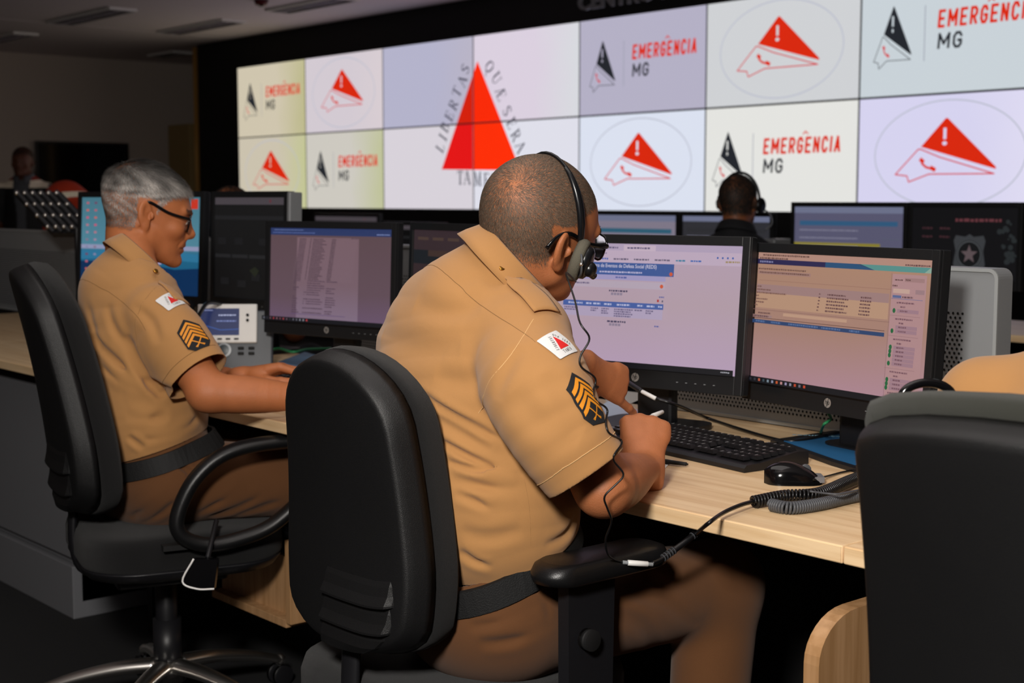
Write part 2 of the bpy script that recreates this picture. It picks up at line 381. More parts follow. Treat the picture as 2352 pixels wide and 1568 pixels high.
def sans(cv, t, x0, y0, x1, y1, c, lean=.07):
    ws = [{'I': .35, 'M': 1.3}.get(q, 1) for q in t]; h = y1 - y0; st = h * .165; tot = sum(ws) + .3 * (len(t) - 1); u = (x1 - x0) / tot; x = x0; cv.k += 1; ly = cv.k
    for q, w_ in zip(t, ws):
        for a, b_, c_2, d in SANS[q]:
            g = lambda px, py: (x + st / 2 + px * max(.0001, w_ * u - st) + (py - .5) * h * lean, y0 + st / 2 + py * (h - st)); cv.line([g(a, b_), g(c_2, d)], st, c, layer=ly)
        x += (w_ + .3) * u
def circ_logo(cv, bg, cx=.5, cy=.5, k=1.0):
    X = (cx - .5) * PW; Z = (.5 - cy) * PH; rx = .40 * PW * k; ry = .445 * PH * k
    cv.ring(X, Z, rx, ry, .008, '#b9bccb')
    icon(cv, X, Z, rx / 290, ry / 242, RED, '#d3303a', RED, bg)
def text_logo(cv, bg, dx=0.0, dy=0):
    fx = lambda q: (q + dx - .5) * PW; fz = lambda q: (.5 - q - dy) * PH
    rx = .21 * PW / 387; ry = .52 * PH / 287
    icon(cv, fx(.2), fz(.53), rx, ry, INK, '#3a3d44', '#d2343c', bg)
    cv.rect(fx(.372), fz(.72), fx(.376), fz(.26), '#8d90a0')
    sans(cv, 'EMERGENCIA', fx(.445), fz(.46), fx(.935), fz(.31), RED)
    xe = fx(.445 + .5 * .545); cv.line([(xe - .018, fz(.285)), (xe, fz(.262)), (xe + .018, fz(.285))], .008, RED)
    sans(cv, 'MG', fx(.447), fz(.635), fx(.575), fz(.50), INK)
def clip_poly(P, x0, z0, x1, z1):
    for ax, lim, sg in ((0, x0, 1), (0, x1, -1), (1, z0, 1), (1, z1, -1)):
        out = []
        for i in range(len(P)):
            a, c = P[i - 1], P[i]; ia = (a[ax] - lim) * sg >= 0; ic = (c[ax] - lim) * sg >= 0
            if ia != ic: t = (lim - a[ax]) / (c[ax] - a[ax]); out.append((a[0] + t * (c[0] - a[0]), a[1] + t * (c[1] - a[1])))
            if ic: out.append(c)
        P = out
        if not P: return P
    return P
# seriffed capitals from plain strokes: (x0, y0, x1, y1, width)
SER = {'L': [(.25, 0, .25, 1, .15), (.08, 0, .72, 0, .06), (.1, 1, .42, 1, .05), (.72, 0, .74, .24, .05)],
 'I': [(.5, 0, .5, 1, .15), (.3, 0, .7, 0, .05), (.3, 1, .7, 1, .05)],
 'B': [(.25, 0, .25, 1, .15), (.1, 1, .5, 1, .05), (.1, 0, .55, 0, .05), (.25, .53, .5, .53, .05), (.5, 1, .66, .9, .09), (.66, .9, .66, .64, .13), (.66, .64, .5, .53, .08), (.5, .53, .73, .42, .08), (.73, .42, .73, .12, .14), (.73, .12, .55, 0, .08)],
 'E': [(.25, 0, .25, 1, .15), (.1, 1, .72, 1, .06), (.1, 0, .76, 0, .06), (.25, .52, .58, .52, .05), (.72, 1, .73, .8, .05), (.76, 0, .78, .22, .05), (.58, .42, .58, .62, .05)],
 'R': [(.25, 0, .25, 1, .15), (.1, 1, .5, 1, .05), (.1, 0, .42, 0, .05), (.25, .5, .5, .5, .05), (.5, 1, .68, .9, .09), (.68, .9, .68, .6, .13), (.68, .6, .5, .5, .08), (.45, .5, .78, 0, .14), (.7, 0, .9, 0, .05)],
 'T': [(.5, 0, .5, 1, .15), (.12, 1, .88, 1, .06), (.12, 1, .12, .8, .05), (.88, 1, .88, .8, .05), (.34, 0, .66, 0, .05)],
 'A': [(.5, 1, .14, 0, .06), (.5, 1, .84, 0, .15), (.28, .36, .7, .36, .05), (.02, 0, .28, 0, .05), (.7, 0, .98, 0, .05)],
 'S': [(.75, .78, .73, 1, .04), (.74, .84, .5, 1, .08), (.5, 1, .27, .86, .08), (.27, .86, .27, .68, .13), (.27, .68, .7, .38, .13), (.7, .38, .74, .2, .13), (.74, .2, .5, 0, .08), (.5, 0, .25, .14, .07), (.24, 0, .22, .24, .04)],
 'Q': [(.5, 1, .2, .82, .09), (.2, .82, .14, .5, .14), (.14, .5, .2, .18, .14), (.2, .18, .5, 0, .09), (.5, 0, .8, .18, .09), (.8, .18, .86, .5, .14), (.86, .5, .8, .82, .14), (.8, .82, .5, 1, .09), (.5, .05, .95, -.24, .09)],
 'U': [(.22, 1, .22, .3, .15), (.22, .3, .35, .05, .11), (.35, .05, .6, 0, .08), (.6, 0, .78, .25, .06), (.78, .25, .78, 1, .06), (.06, 1, .4, 1, .05), (.62, 1, .94, 1, .05)],
 'M': [(.16, 0, .2, 1, .06), (.2, 1, .5, .05, .13), (.5, .05, .8, 1, .05), (.8, 1, .84, 0, .15), (.02, 0, .3, 0, .05), (.7, 0, .98, 0, .05), (.05, 1, .22, 1, .05), (.8, 1, .96, 1, .05)],
 'N': [(.2, 0, .2, 1, .06), (.2, 1, .8, 0, .15), (.8, 0, .8, 1, .06), (.06, 0, .34, 0, .05), (.05, 1, .22, 1, .05), (.66, 1, .94, 1, .05)],
 'Æ': [(.46, 1, .02, 0, .06), (.5, 1, .5, 0, .14), (.2, .36, .5, .36, .05), (.4, 1, .96, 1, .06), (.5, 0, 1, 0, .06), (.5, .52, .8, .52, .05), (.96, 1, .97, .8, .05), (1, 0, 1.02, .22, .05), (-.1, 0, .16, 0, .05)]}
def serif(cv, ch, cx, cz, w, h, rot, c):
    cv.k += 1; ly = cv.k; ca, sa = math.cos(rot), math.sin(rot)
    for x0, y0, x1, y1, t in SER[ch]:
        P = [((x - .5) * w, (y - .5) * h) for x, y in ((x0, y0), (x1, y1))]
        P = [(cx + x * ca - y * sa, cz + x * sa + y * ca) for x, y in P]
        cv.line(P, t * w * 1.1, c, layer=ly)
wp = lambda u, v_: (lambda q: (q[0], q[2]))(at(u, v_, y=WALLY - .045))
TRI = [wp(1097, 140), wp(1196, 391), wp(1015, 389)]
LET = [('L', 1012, 337), ('I', 1018, 315), ('B', 1023, 291), ('E', 1033, 265), ('R', 1042, 240), ('T', 1050, 211), ('A', 1063, 186), ('S', 1070, 158),
       ('Q', 1125, 153), ('U', 1141, 180), ('Æ', 1151, 214), ('S', 1166, 255), ('E', 1176, 284), ('R', 1186, 311), ('A', 1196, 337),
       ('T', 1058, 408), ('A', 1074, 408), ('M', 1098, 411), ('E', 1120, 413), ('N', 1139, 415)]
BG = {(0, 1): '#cfc5ae', (1, 1): '#d3cad2', (2, 1): '#b4b3cb', (3, 1): '#dbd0df', (4, 1): '#b4b0c5', (5, 1): '#cfd1d4', (6, 1): '#c9d2d8', (7, 1): '#cdd2d8',
      (0, 0): '#cbc2ae', (1, 0): '#cdc9c0', (2, 0): '#d8d2da', (3, 0): '#dfdfea', (4, 0): '#dbe1f0', (5, 0): '#e4e4e0', (6, 0): '#d6d3ef', (7, 0): '#d6d3ef'}
END = {(0, 1): '#bdb98c', (0, 0): '#c3c594', (1, 0): '#bfc299', (2, 1): '#b9b4c6', (6, 0): '#e0dcf2', (3, 1): '#d8dadf', (1, 1): '#d8cdd2'}
names_ = {(i, j): 'row' for i in range(8) for j in range(2)}
ordn = ['first', 'second', 'third', 'fourth', 'fifth', 'sixth', 'seventh']
for j in (1, 0):
    for i in range(7):
        cx = X0 + (i + .5) * PW; cz = ZB + (j + .5) * PH
        row = 'upper' if j else 'lower'
        if i in (2, 3): lab = 'video panel with part of the big red triangle, %s row, %s' % (row, 'left half' if i == 2 else 'right half')
        elif (i + j) % 2 == 1: lab = ''
        else: lab = 'video panel with red emblem in a thin ring, %s row, %s column' % (row, ordn[i])
        is_text = (i, j) in ((0, 1), (1, 0), (4, 1), (5, 0), (6, 1))
        if i not in (2, 3): lab = ('video panel with dark emblem and red lettering, %s row, %s column from left' if is_text else 'video panel with red emblem in a thin ring, %s row, %s column from left') % (row, ordn[i])
        e = empty('video_panel', (cx, WALLY - .045, cz), lab, 'screen', 'panels of the video wall')
        MB().box((0, .06, 0), (PW - .001, .11, PH - .001), m_dark).build('housing', e)
        bg = egrad('wall_picture_%d%d' % (i, j), [(0, BG[i, j]), (.6, BG[i, j]), (1, END.get((i, j), BG[i, j]))], 0, PW, 1.0, .25)
        cv = Canvas(.0008); cv.rect(-PW / 2 + .006, -PH / 2 + .006, PW / 2 - .006, PH / 2 - .006, bg)
        if i in (2, 3):
            T = clip_poly([(x - cx, z - cz) for x, z in TRI], -PW / 2 + .006, -PH / 2 + .006, PW / 2 - .006, PH / 2 - .006)
            if T: cv.poly(T, {(2, 1): '#d4200a', (2, 0): '#e41616', (3, 1): '#fb2a05', (3, 0): '#ff2f06'}[i, j])
            for k, (ch, u, vv) in enumerate(LET):
                x, z = wp(u, vv)
                if abs(x - cx) <= PW / 2 and abs(z - cz) <= PH / 2:
                    rot = 0 if k > 14 else (math.radians(62) if k < 8 else math.radians(-62))
                    serif(cv, ch, x - cx, z - cz, .088 if k < 15 else .095, .1, rot, '#39394a')
        elif is_text: text_logo(cv, bg, -.035 if (i, j) == (5, 0) else (-.01 if i == 6 else 0))
        else: circ_logo(cv, bg)
        cv.build('display', e)

# ------------------------------------------------------------ desks
DZ = .75; DY0, DY1 = 1.69, 2.5
def desk(x0, x1, y0, y1, label, legs=True, grp='operator desks'):
    e = empty('desk', ((x0 + x1) / 2, (y0 + y1) / 2, 0), label, 'desk', grp); w = x1 - x0 - .002; d = y1 - y0
    MB().box((0, 0, DZ - .0135), (w, d, .027), m_wood, bev=.0025, smooth=False).build('desktop', e)
    MB().box((0, -d / 2 - .0006, DZ - .0135), (w - .004, .0012, .023), m_wood).build('edge_band', e)
    MB().box((0, d / 2 - .12, .40), (w - .06, .02, .62), m_dark).build('modesty_panel', e)
    for sx in (-1, 1):
        MB().box((sx * (w / 2 - .02), .05, .36), (.03, d - .2, .724), m_dark).build('leg', e)
    MB().box((0, d / 2 - .2, .62), (w - .1, .1, .012), m_dark).build('cable_tray', e)
    return e
desk(-1.217, -.02, DY0, DY1, 'beech desk at the right edge, in front of the nearest chair')
d1 = desk(-2.45, -1.217, DY0, DY1, 'beech desk with keyboard and mouse where the officer writes')
desk(-3.7, -2.45, DY0, DY1, 'beech desk under the forearm of the officer with glasses')
desk(-4.95, -3.7, DY0, DY1, 'beech desk with the blue-screen monitor, left of the glasses')
desk(-6.2, -4.95, DY0, DY1, 'beech desk end at the left edge behind the chair')
for i, x in enumerate((-7.4, -6.2, -5.0, -3.8, -2.6)):
    desk(x, x + 1.2, 4.85, 5.45, 'beech desk of the second row behind the monitors', grp='desks of the second row')
# perforated screen panels behind the monitors
def panel(x0, x1, label, perf=(0, 1)):
    z0, z1, y = DZ, 1.115, 2.5; w = x1 - x0; h = z1 - z0
    e = empty('desk_screen', ((x0 + x1) / 2, y, z0), label, 'desk screen', 'perforated screens along the desks')
    b = MB(); b.prism(rrect(w, h, .02), (0, .0, h / 2 + .002), (1, 0, 0), (0, 0, 1), (0, .05, 0), m_greymetal); b.build('panel', e)
    b = MB()
    for q in (0,):
        fr = rrect(w, h, .02); inn = rrect(w - .014, h - .014, .014); n = len(fr)
        vs = [(x, -.004, z + h / 2 + .002) for x, z in fr] + [(x, -.004, z + h / 2 + .002) for x, z in inn] + [(x, .0, z + h / 2 + .002) for x, z in fr] + [(x, .0, z + h / 2 + .002) for x, z in inn]
        fs = []
        for i in range(n): k = (i + 1) % n; fs += [(i, k, n + k, n + i), (2 * n + i, 2 * n + k, k, i), (n + i, n + k, 3 * n + k, 3 * n + i)]
        b.add(vs, fs, mat('bright_trim', '#b4b8b9', .35, metal=.3))
    b.build('frame', e)
    b = MB(); z = .03; r = 0; k = 0      # punched holes, drawn as small dark dimples
    zt = h - .085
    while z < zt:
        x = -w / 2 + .05 + (.00525 if k % 2 else 0)
        while x < w / 2 - .075:
            b.add([(x + .0027 * math.cos(a * PI / 4), -.0008, z + .0027 * math.sin(a * PI / 4)) for a in range(8)], [(0, 1, 2, 3, 4, 5, 6, 7)], m_hole); x += .0105
        z += .0088; k += 1
    tag(b.build('perforation', e, raw=True), kind='stuff')
panel(-2.40, -1.455, 'silver perforated desk screen behind the orange monitor, round corner showing')
panel(-3.65, -2.75, 'silver perforated desk screen hidden behind the purple document monitor')
panel(-6.6, -4.6, 'grey perforated desk screen at the left edge behind the officer with glasses')

# ------------------------------------------------------------ monitors
def monitor(x, y, zc, yaw, tilt, w, h, draw, label, bg, stand=True, side=.018, top=.02, bot=.04, base=DZ, logo=True, bez=None, group='monitors on the front desks', name='monitor', es=1.0, silver=False, small=False, foot=(.24, .19)):
    e = empty(name, (x, y, base), label, 'monitor', group, rz=yaw)
    bez = bez or m_bezel
    R = Matrix.Rotation(-tilt, 3, 'X').to_4x4()
    def put(o, dy=0): o.matrix_basis = Matrix.Translation((0, 0, zc - base)) @ R @ Matrix.Translation((0, dy, 0)); return o
    W_, H_ = w + 2 * side, h + top + bot; zc0 = (top - bot) / 2
    b = MB(); b.box((0, .016, zc0), (W_, .024, H_), bez, bev=.003, smooth=False)
    b.box((0, .038, zc0), (W_ * .82, .03, H_ * .78), m_silver if silver else m_black, bev=.012, smooth=False)
    hs = put(b.build('housing', e))
    b = MB(); t = .007                                                  # raised rim
    for sx in (-1, 1): b.box((sx * (W_ / 2 - side / 2), 0, zc0), (side, t, H_), bez, bev=.002, smooth=False)
    b.box((0, 0, h / 2 + top / 2), (w + .001, t, top), bez, bev=.0015, smooth=False); b.box((0, 0, -h / 2 - bot / 2), (w + .001, t, bot), bez, bev=.0015, smooth=False)
    put(b.build('bezel', e))
    if silver: put(MB().box((W_ / 2 + .008, .02, zc0), (.016, .05, H_ - .005), m_silver, bev=.004).build('side_rail', e))
    cv = Canvas(.00018, es=es); cv.rect(-w / 2, -h / 2, w / 2, h / 2, bg); draw(cv, w, h)
    dsp = put(cv.build('display', e), .0025)
    if logo:
        b = Canvas(.0003, em=False); b.disc(0, -h / 2 - bot * .48, .0095, mat('logo_silver', '#c9c6c2', .3, metal=.6), n=24)
        zl = -h / 2 - bot * .48; b.text('hp', -.0058, zl - .006, .0058, zl + .0062, '#2a2724', .01); b.line([(-.0032, zl - .0095), (.0030, zl + .0095)], .0013, '#2a2724')
        put(b.build('logo', e), -.0038)
    if not small:
        for k in range(5): 
            o = put(MB().box((w * .22 + k * .022, -.0045, -h / 2 - bot * .55), (.004, .002, .0015), m_silver).build('button', e))
    if stand:
        dz = zc - base
        b = MB(); b.box((0, .075, dz / 2 - .01), (.09, .03, dz - .01), m_black, bev=.008, smooth=False); b.build('neck', e)
        b = MB(); b.prism(rrect(*foot, .04), (0, .04 + (.19 - foot[1]) / 2, .0008), (1, 0, 0), (0, 1, 0), (0, 0, .012), m_black); b.build('foot', e)
    return e
def taskbar(cv, w, h, cols, th=.012):
    cv.rect(-w / 2, -h / 2, w / 2, -h / 2 + th, '#0d0f16'); k = cv.k + 1
    for i, c in enumerate(cols):
        x = -w / 2 + .006 + i * .0135; cv.rect(x, -h / 2 + th * .3, x + .006, -h / 2 + th * .75, c, k)
def ui(cv, px, W0, H0, w, h): pass
def draw_reds(cv, w, h):                 # the browser with the blue-headed form
    X = lambda f: (f - .5) * w; Z = lambda f: (.5 - f) * h
    cv.rect(X(0), Z(.055), X(1), Z(0), '#b5a3bd'); cv.rect(X(0), Z(.155), X(1), Z(.055), '#c2adc2')
    cv.rect(X(.39), Z(.055), X(.56), Z(.01), '#c9b4c6'); 
    for a, c in ((.02, .08), (.26, .36), (.41, .53)): cv.scrib(X(a), Z(.033), X(c), .0045, '#6d6280')
    cv.scrib(X(.03), Z(.08), X(.30), .004, '#7c6d88')
    for a, c, q in ((.08, .14, '#6b6178'), (.17, .22, '#6b6178'), (.23, .31, '#5068b0'), (.34, .42, '#6b6178'), (.45, .53, '#6b6178'), (.56, .64, '#6b6178'), (.67, .72, '#4080a0'), (.745, .80, '#3a66b0'), (.92, .99, '#a08a60')): cv.scrib(X(a), Z(.125), X(c), .004, q)
    for q in (.88, .905, .93, .955): cv.disc(X(q), Z(.095), .0022, '#4060a8')
    cv.rect(X(.0), Z(.255), X(.665), Z(.155), '#3f5a97'); cv.rect(X(.1), Z(.295), X(.625), Z(.255), '#a39bc4')
    cv.text('Registro de Eventos de Defesa Social (REDS)', X(.2), Z(.205), X(.575), Z(.165), '#cdc8dc', .01)
    cv.scrib(X(.27), Z(.232), X(.5), .004, '#b8b4d4'); cv.scrib(X(.36), Z(.275), X(.42), .004, '#5a62a0')
    cv.disc(X(.652), Z(.235), .0042, '#cf5a3a'); 
    cv.rect(X(.06), Z(.36), X(.625), Z(.305), '#b9a9b9'); cv.scrib(X(.1), Z(.33), X(.22), .004, '#6d6280'); cv.disc(X(.608), Z(.335), .0042, '#cf5a3a')
    for zz in (.385, .635): 
        cv.scrib(X(.33), Z(zz), X(.43), .0045, '#4c4660')
        cv.k += 1; 
        for i in range(4): cv.rect(X(.342 + .016 * i), Z(zz + .035), X(.355 + .016 * i), Z(zz + .015), '#8f8296', cv.k)
    cv.scrib(X(.6), Z(.42), X(.625), .0035, '#5a62a0'); cv.rect(X(.59), Z(.46), X(.6), Z(.44), '#b03a3a'); cv.rect(X(.615), Z(.46), X(.622), Z(.445), '#55556a')
    cv.rect(X(.08), Z(.52), X(.625), Z(.475), '#4a62a3')
    for a, c in ((.11, .19), (.21, .24), (.25, .29), (.31, .35), (.38, .45), (.49, .52), (.54, .58), (.6, .62)): cv.scrib(X(a), Z(.497), X(c), .0045, '#b9bcdc')
    cv.rect(X(.08), Z(.60), X(.625), Z(.522), '#b3a4bf')
    for a, c, n_ in ((.09, .17, 2), (.24, .28, 2), (.3, .34, 3), (.37, .47, 4), (.48, .52, 1), (.54, .58, 2)):
        for q in range(n_): cv.scrib(X(a), Z(.535 + .018 * q), X(c - .01 * (q % 2)), .0035, '#6f6584')
    cv.scrib(X(.59), Z(.655), X(.615), .0035, '#5a62a0')
    cv.rect(X(0), Z(.31), X(.05), Z(.155), '#3f5a97')
    for q in range(3): cv.scrib(X(.01), Z(.34 + .035 * q), X(.045), .0035, '#5a5f8a')
    cv.rect(X(0), Z(.725), X(.055), Z(.47), '#45609f')
    for q in range(7): cv.scrib(X(.01), Z(.495 + .035 * q), X(.04), .0035, '#b0b4d8')
    taskbar(cv, w, h, ['#c8ccd4', '#7a8a96', '#a08a60', '#cfc6b2', '#7aa0b0', '#c23a2c', '#b45a86', '#7890a8', '#9a9a9a', '#c2482c', '#6a6a78', '#c8382c'])
    cv.scrib(X(.94), Z(.975), X(.985), .003, '#a8a8b0')
def draw_orange(cv, w, h):               # the dispatch window
    X = lambda f: (f - .5) * w; Z = lambda f: (.5 - f) * h
    cv.rect(X(0), Z(.05), X(1), Z(0), '#b98f80'); cv.scrib(X(.03), Z(.018), X(.32), .004, '#705048'); cv.scrib(X(.01), Z(.042), X(.19), .004, '#705048')
    cv.rect(X(0), Z(.088), X(1), Z(.05), '#2b4a66')
    cv.rect(X(0), Z(.088), X(.42), Z(.05), '#2a2550'); cv.poly([(X(.42), Z(.088)), (X(.42), Z(.05)), (X(.6), Z(.05)), (X(.7), Z(.088))], '#28527a'); cv.poly([(X(.7), Z(.088)), (X(.62), Z(.05)), (X(1), Z(.05)), (X(1), Z(.088))], '#5b948f')
    cv.poly([(X(.96), Z(.088)), (X(.99), Z(.05)), (X(1), Z(.05)), (X(1), Z(.088))], '#8fae9d')
    cv.scrib(X(.015), Z(.07), X(.1), .0045, '#8080a8'); cv.scrib(X(.86), Z(.04), X(.99), .0034, '#6c4c4c')
    cv.scrib(X(.01), Z(.125), X(.31), .0036, '#74534a'); cv.rect(X(.01), Z(.165), X(.34), Z(.14), '#a58078'); cv.scrib(X(.02), Z(.152), X(.33), .0034, '#74534a')
    cv.rect(X(.02), Z(.215), X(.8), Z(.211), '#a07868')
    cv.rect(X(.01), Z(.31), X(.79), Z(.245), '#a3827f'); cv.rect(X(.01), Z(.425), X(.79), Z(.31), '#bd967c')
    for q in range(7): 
        cv.scrib(X(.012), Z(.262 + .024 * q), X((.04, .1, .2, .03, .09, .07, .03)[q]), .0034, '#7d5a52')
        if q: cv.scrib(X(.4), Z(.262 + .024 * q), X(.41), .0034, '#6c4c4c'); cv.scrib(X(.45), Z(.262 + .024 * q), X(.575 - .02 * (q % 2)), .0036, '#6c4c4c'); cv.scrib(X(.64), Z(.262 + .024 * q), X(.7), .0036, '#6c4c4c')
    cv.rect(X(0), Z(.442), X(.82), Z(.439), '#8a655e'); cv.rect(X(.2), Z(.475), X(.58), Z(.452), '#c39c84'); cv.scrib(X(.04), Z(.465), X(.12), .0036, '#6c4c4c')
    cv.rect(X(0), Z(.5), X(.13), Z(.48), '#a3827f'); cv.scrib(X(.005), Z(.49), X(.11), .0034, '#6c4c4c'); cv.rect(X(0), Z(.506), X(.79), Z(.502), '#5d3c36')
    cv.rect(X(0), Z(.545), X(.79), Z(.517), '#2f466f')
    for a, c in ((.03, .09), (.13, .19), (.24, .42), (.44, .55), (.6, .66)): cv.scrib(X(a), Z(.53), X(c), .004, '#58709c')
    cv.rect(X(.815), Z(.96), X(.99), Z(.105), '#b58d8e'); cv.rect(X(.81), Z(.96), X(.812), Z(.1), '#8f6a6e')
    cv.rect(X(.88), Z(.155), X(.98), Z(.128), '#a5807f'); cv.scrib(X(.83), Z(.145), X(.87), .0034, '#6c4c4c'); cv.scrib(X(.885), Z(.142), X(.91), .0034, '#6c4c4c')
    cv.scrib(X(.82), Z(.185), X(.845), .0034, '#6c4c4c'); cv.rect(X(.825), Z(.235), X(.91), Z(.205), '#c9a79a'); cv.rect(X(.94), Z(.235), X(.985), Z(.205), '#a08084')
    cv.rect(X(.825), Z(.268), X(.87), Z(.25), '#5d6a96'); cv.scrib(X(.875), Z(.26), X(.93), .004, '#6d5058'); cv.rect(X(.82), Z(.275), X(.98), Z(.272), '#5d6a96')
    zz = .3
    for n_, g in ((1, 1), (2, 1), (5, 4), (3, 3), (4, 3)):
        cv.scrib(X(.85), Z(zz), X(.94), .0034, '#7a5660'); zz += .028; cv.scrib(X(.87), Z(zz), X(.895), .0034, '#7a5660')
        for q in range(n_):
            zz += .028
            if zz > .93: break
            cv.rect(X(.855), Z(zz + .013), X(.965), Z(zz - .012), '#a27f8a'); cv.scrib(X(.87), Z(zz), X(.91), .0034, '#7a5660')
            if not (g == 4 and q == 3) and not (n_ == 2 and q == 0): cv.disc(X(.84), Z(zz), .0036, '#23663c', .0045)
        zz += .034
        if zz < .92: cv.rect(X(.82), Z(zz), X(.975), Z(zz - .002), '#8f6a6e'); zz += .022
    taskbar(cv, w, h, ['#b8bcc4', '#2a2a34', '#33333c', '#b85a40', '#3a4a52', '#7a8a96', '#8a90a8', '#c2562c', '#c08a8a', '#9a90b0', '#8a8a9a', '#c2482c', '#6a6a78', '#c8482c'])
def draw_doc(cv, w, h):                  # the document with its table of lines
    X = lambda f: (f - .5) * w; Z = lambda f: (.5 - f) * h
    cv.rect(X(0), Z(.075), X(1), Z(0), '#28355f'); cv.scrib(X(.03), Z(.02), X(.28), .003, '#5a6a98'); cv.scrib(X(.02), Z(.05), X(.38), .003, '#56659a'); cv.scrib(X(.88), Z(.055), X(.98), .003, '#7a88b8')
    cv.rect(X(.23), Z(.965), X(.74), Z(.095), egrad('doc_page', [(0, '#7c6a7e'), (.4, '#735c66'), (1, '#735a62')], 2, .268)); cv.scrib(X(.68), Z(.1), X(.74), .004, '#5a4652')
    q = .115
    while q < .55:
        for a, c in ((.255, .31), (.345, .355), (.37, .47), (.525, .56)): cv.scrib(X(a), Z(q), X(c + rnd.uniform(-.02, .02) * (a == .37)), .0035, '#4a3842')
        cv.rect(X(.24), Z(q + .0105), X(.73), Z(q + .0095), '#8a7480'); q += .0185
    while q < .9:
        for a, c in ((.255, .3), (.345, .36), (.37, .5), (.53, .6)): 
            if rnd.random() < .8: cv.scrib(X(a), Z(q), X(c + rnd.uniform(-.03, .02)), .0035, '#4d3b4a')
        q += .024
    cv.rect(X(.25), Z(.915), X(.7), Z(.91), '#54406a')
    taskbar(cv, w, h, ['#5a5c64', '#22222a', '#5a4046', '#8a3038', '#704a54', '#603844', '#8a3840', '#54404c', '#2a2a32', '#54545e', '#54545e', '#74747e', '#7a7a82', '#a83a40'])
def draw_desktop(cv, w, h):              # blue picture with columns of icons
    X = lambda f: (f - .5) * w; Z = lambda f: (.5 - f) * h
    cv.rect(X(0), Z(.545), X(1), Z(.5), '#8a8fae')
    cv.poly([(X(0), Z(.56)), (X(.6), Z(.545)), (X(1), Z(.58)), (X(1), Z(.66)), (X(.5), Z(.62)), (X(0), Z(.66))], '#2c6f92')
    cv.poly([(X(0), Z(.68)), (X(.45), Z(.66)), (X(.8), Z(.74)), (X(1), Z(.72)), (X(1), Z(1)), (X(0), Z(1))], '#0a2c52')
    cols = ['#b05a6a', '#7f6f86', '#c05070', '#6a3f5c', '#a07f96', '#c0605a', '#8080a0', '#b07080']
    for i in range(2):
        for j in range(11):
            cv.rect(X(.042 + .075 * i), Z(.07 + .078 * j), X(.064 + .075 * i), Z(.048 + .078 * j), cols[(3 * i + 5 * j) % 8])
    cv.rect(X(.32), Z(.13), X(.36), Z(.08), '#b02a50'); cv.rect(X(.93), Z(.12), X(.985), Z(.02), '#c23322'); cv.rect(X(.62), Z(.69), X(.7), Z(.66), '#a9a2c6')
def draw_dark(cv, w, h):
    X = lambda f: (f - .5) * w; Z = lambda f: (.5 - f) * h
    cv.rect(X(.0), Z(.07), X(1), Z(0), '#453f44'); cv.disc(X(.8), Z(.035), .006, '#5a3038')
    cv.rect(X(0), Z(.22), X(1), Z(.18), '#1c1c1e')
    for q in range(4): cv.rect(X(.25 * q + .01), Z(.6), X(.25 * q + .24), Z(.565), '#202022')
    for a, c in ((.05, .4), (.3, .4), (.65, .4), (.1, .8), (.35, .82), (.55, .75)): cv.rect(X(a), Z(c + .07), X(a + .12), Z(c), '#161618')
    cv.poly([(X(.52), Z(.72)), (X(.6), Z(.68)), (X(.66), Z(.72)), (X(.6), Z(.78))], '#1e2118')
def draw_brown(cv, w, h):
    X = lambda f: (f - .5) * w; Z = lambda f: (.5 - f) * h
    cv.rect(X(0), Z(.34), X(1), Z(.2), '#161a1f'); cv.rect(X(.18), Z(.26), X(.5), Z(.2), '#3a2b27')
    for q in range(5): cv.rect(X(.05 + .18 * q), Z(.1), X(.18 + .18 * q), Z(.07), '#45352f')
def draw_rows(c1, c2):
    def d(cv, w, h):
        X = lambda f: (f - .5) * w; Z = lambda f: (.5 - f) * h
        cv.rect(X(0), Z(.08), X(1), Z(0), '#6a6f88'); cv.rect(X(.05), Z(.24), X(.95), Z(.18), c1); cv.rect(X(0), Z(.5), X(.8), Z(.46), c2)
        for q in range(6): cv.scrib(X(.82), Z(.4 + .1 * q), X(.97), .008, '#54566a'); cv.scrib(X(.05), Z(.3 + .1 * q), X(.6), .006, '#7d7c90')
    return d
def draw_badge(cv, w, h):                # dark picture with a metal badge
    X = lambda f: (f - .5) * w; Z = lambda f: (.5 - f) * h
    cv.scrib(X(.42), Z(.18), X(.85), .014, '#5c3036')
    for q in range(2):
        for k in range(2): cv.scrib(X(.1 + .17 * k), Z(.30 + .12 * q), X(.2 + .17 * k), .009, '#3c2228')
    bx, bz = .56, .66
    P = [(-.15, .2), (-.13, .28), (-.04, .26), (0, .3), (.04, .26), (.13, .28), (.15, .2), (.13, .05), (.15, -.15), (.1, -.33), (0, -.42), (-.1, -.33), (-.15, -.15), (-.13, .05)]
    cv.poly([(X(bx + x), Z(bz) + y * h * .95) for x, y in P], '#36383b'); cv.disc(X(bx), Z(bz), .055, '#101113'); cv.ring(X(bx), Z(bz), .05, .05, .004, '#4a4d50')
    st = []
    for i in range(10): r = .038 if i % 2 == 0 else .016; st.append((X(bx) + r * math.sin(i * PI / 5), Z(bz) + r * math.cos(i * PI / 5)))
    cv.poly(st, '#574a4d')
    for q in range(26): x, z = rnd.gauss(.92, .05), rnd.uniform(.15, .8); cv.disc(X(min(.99, x)), Z(z), rnd.uniform(.004, .012), '#24282a', n=8)
rad = math.radians
m2 = monitor(-2.133, 2.214, 1.021, rad(12), rad(5.6), .477, .268, draw_reds, 'monitor with a white page and blue header in front of the writing officer', egrad('reds_page', [(0, '#bba2bd'), (.5, '#b8a1ad'), (1, '#b9a2b6')], 2, .268, .88, .3), es=.88)
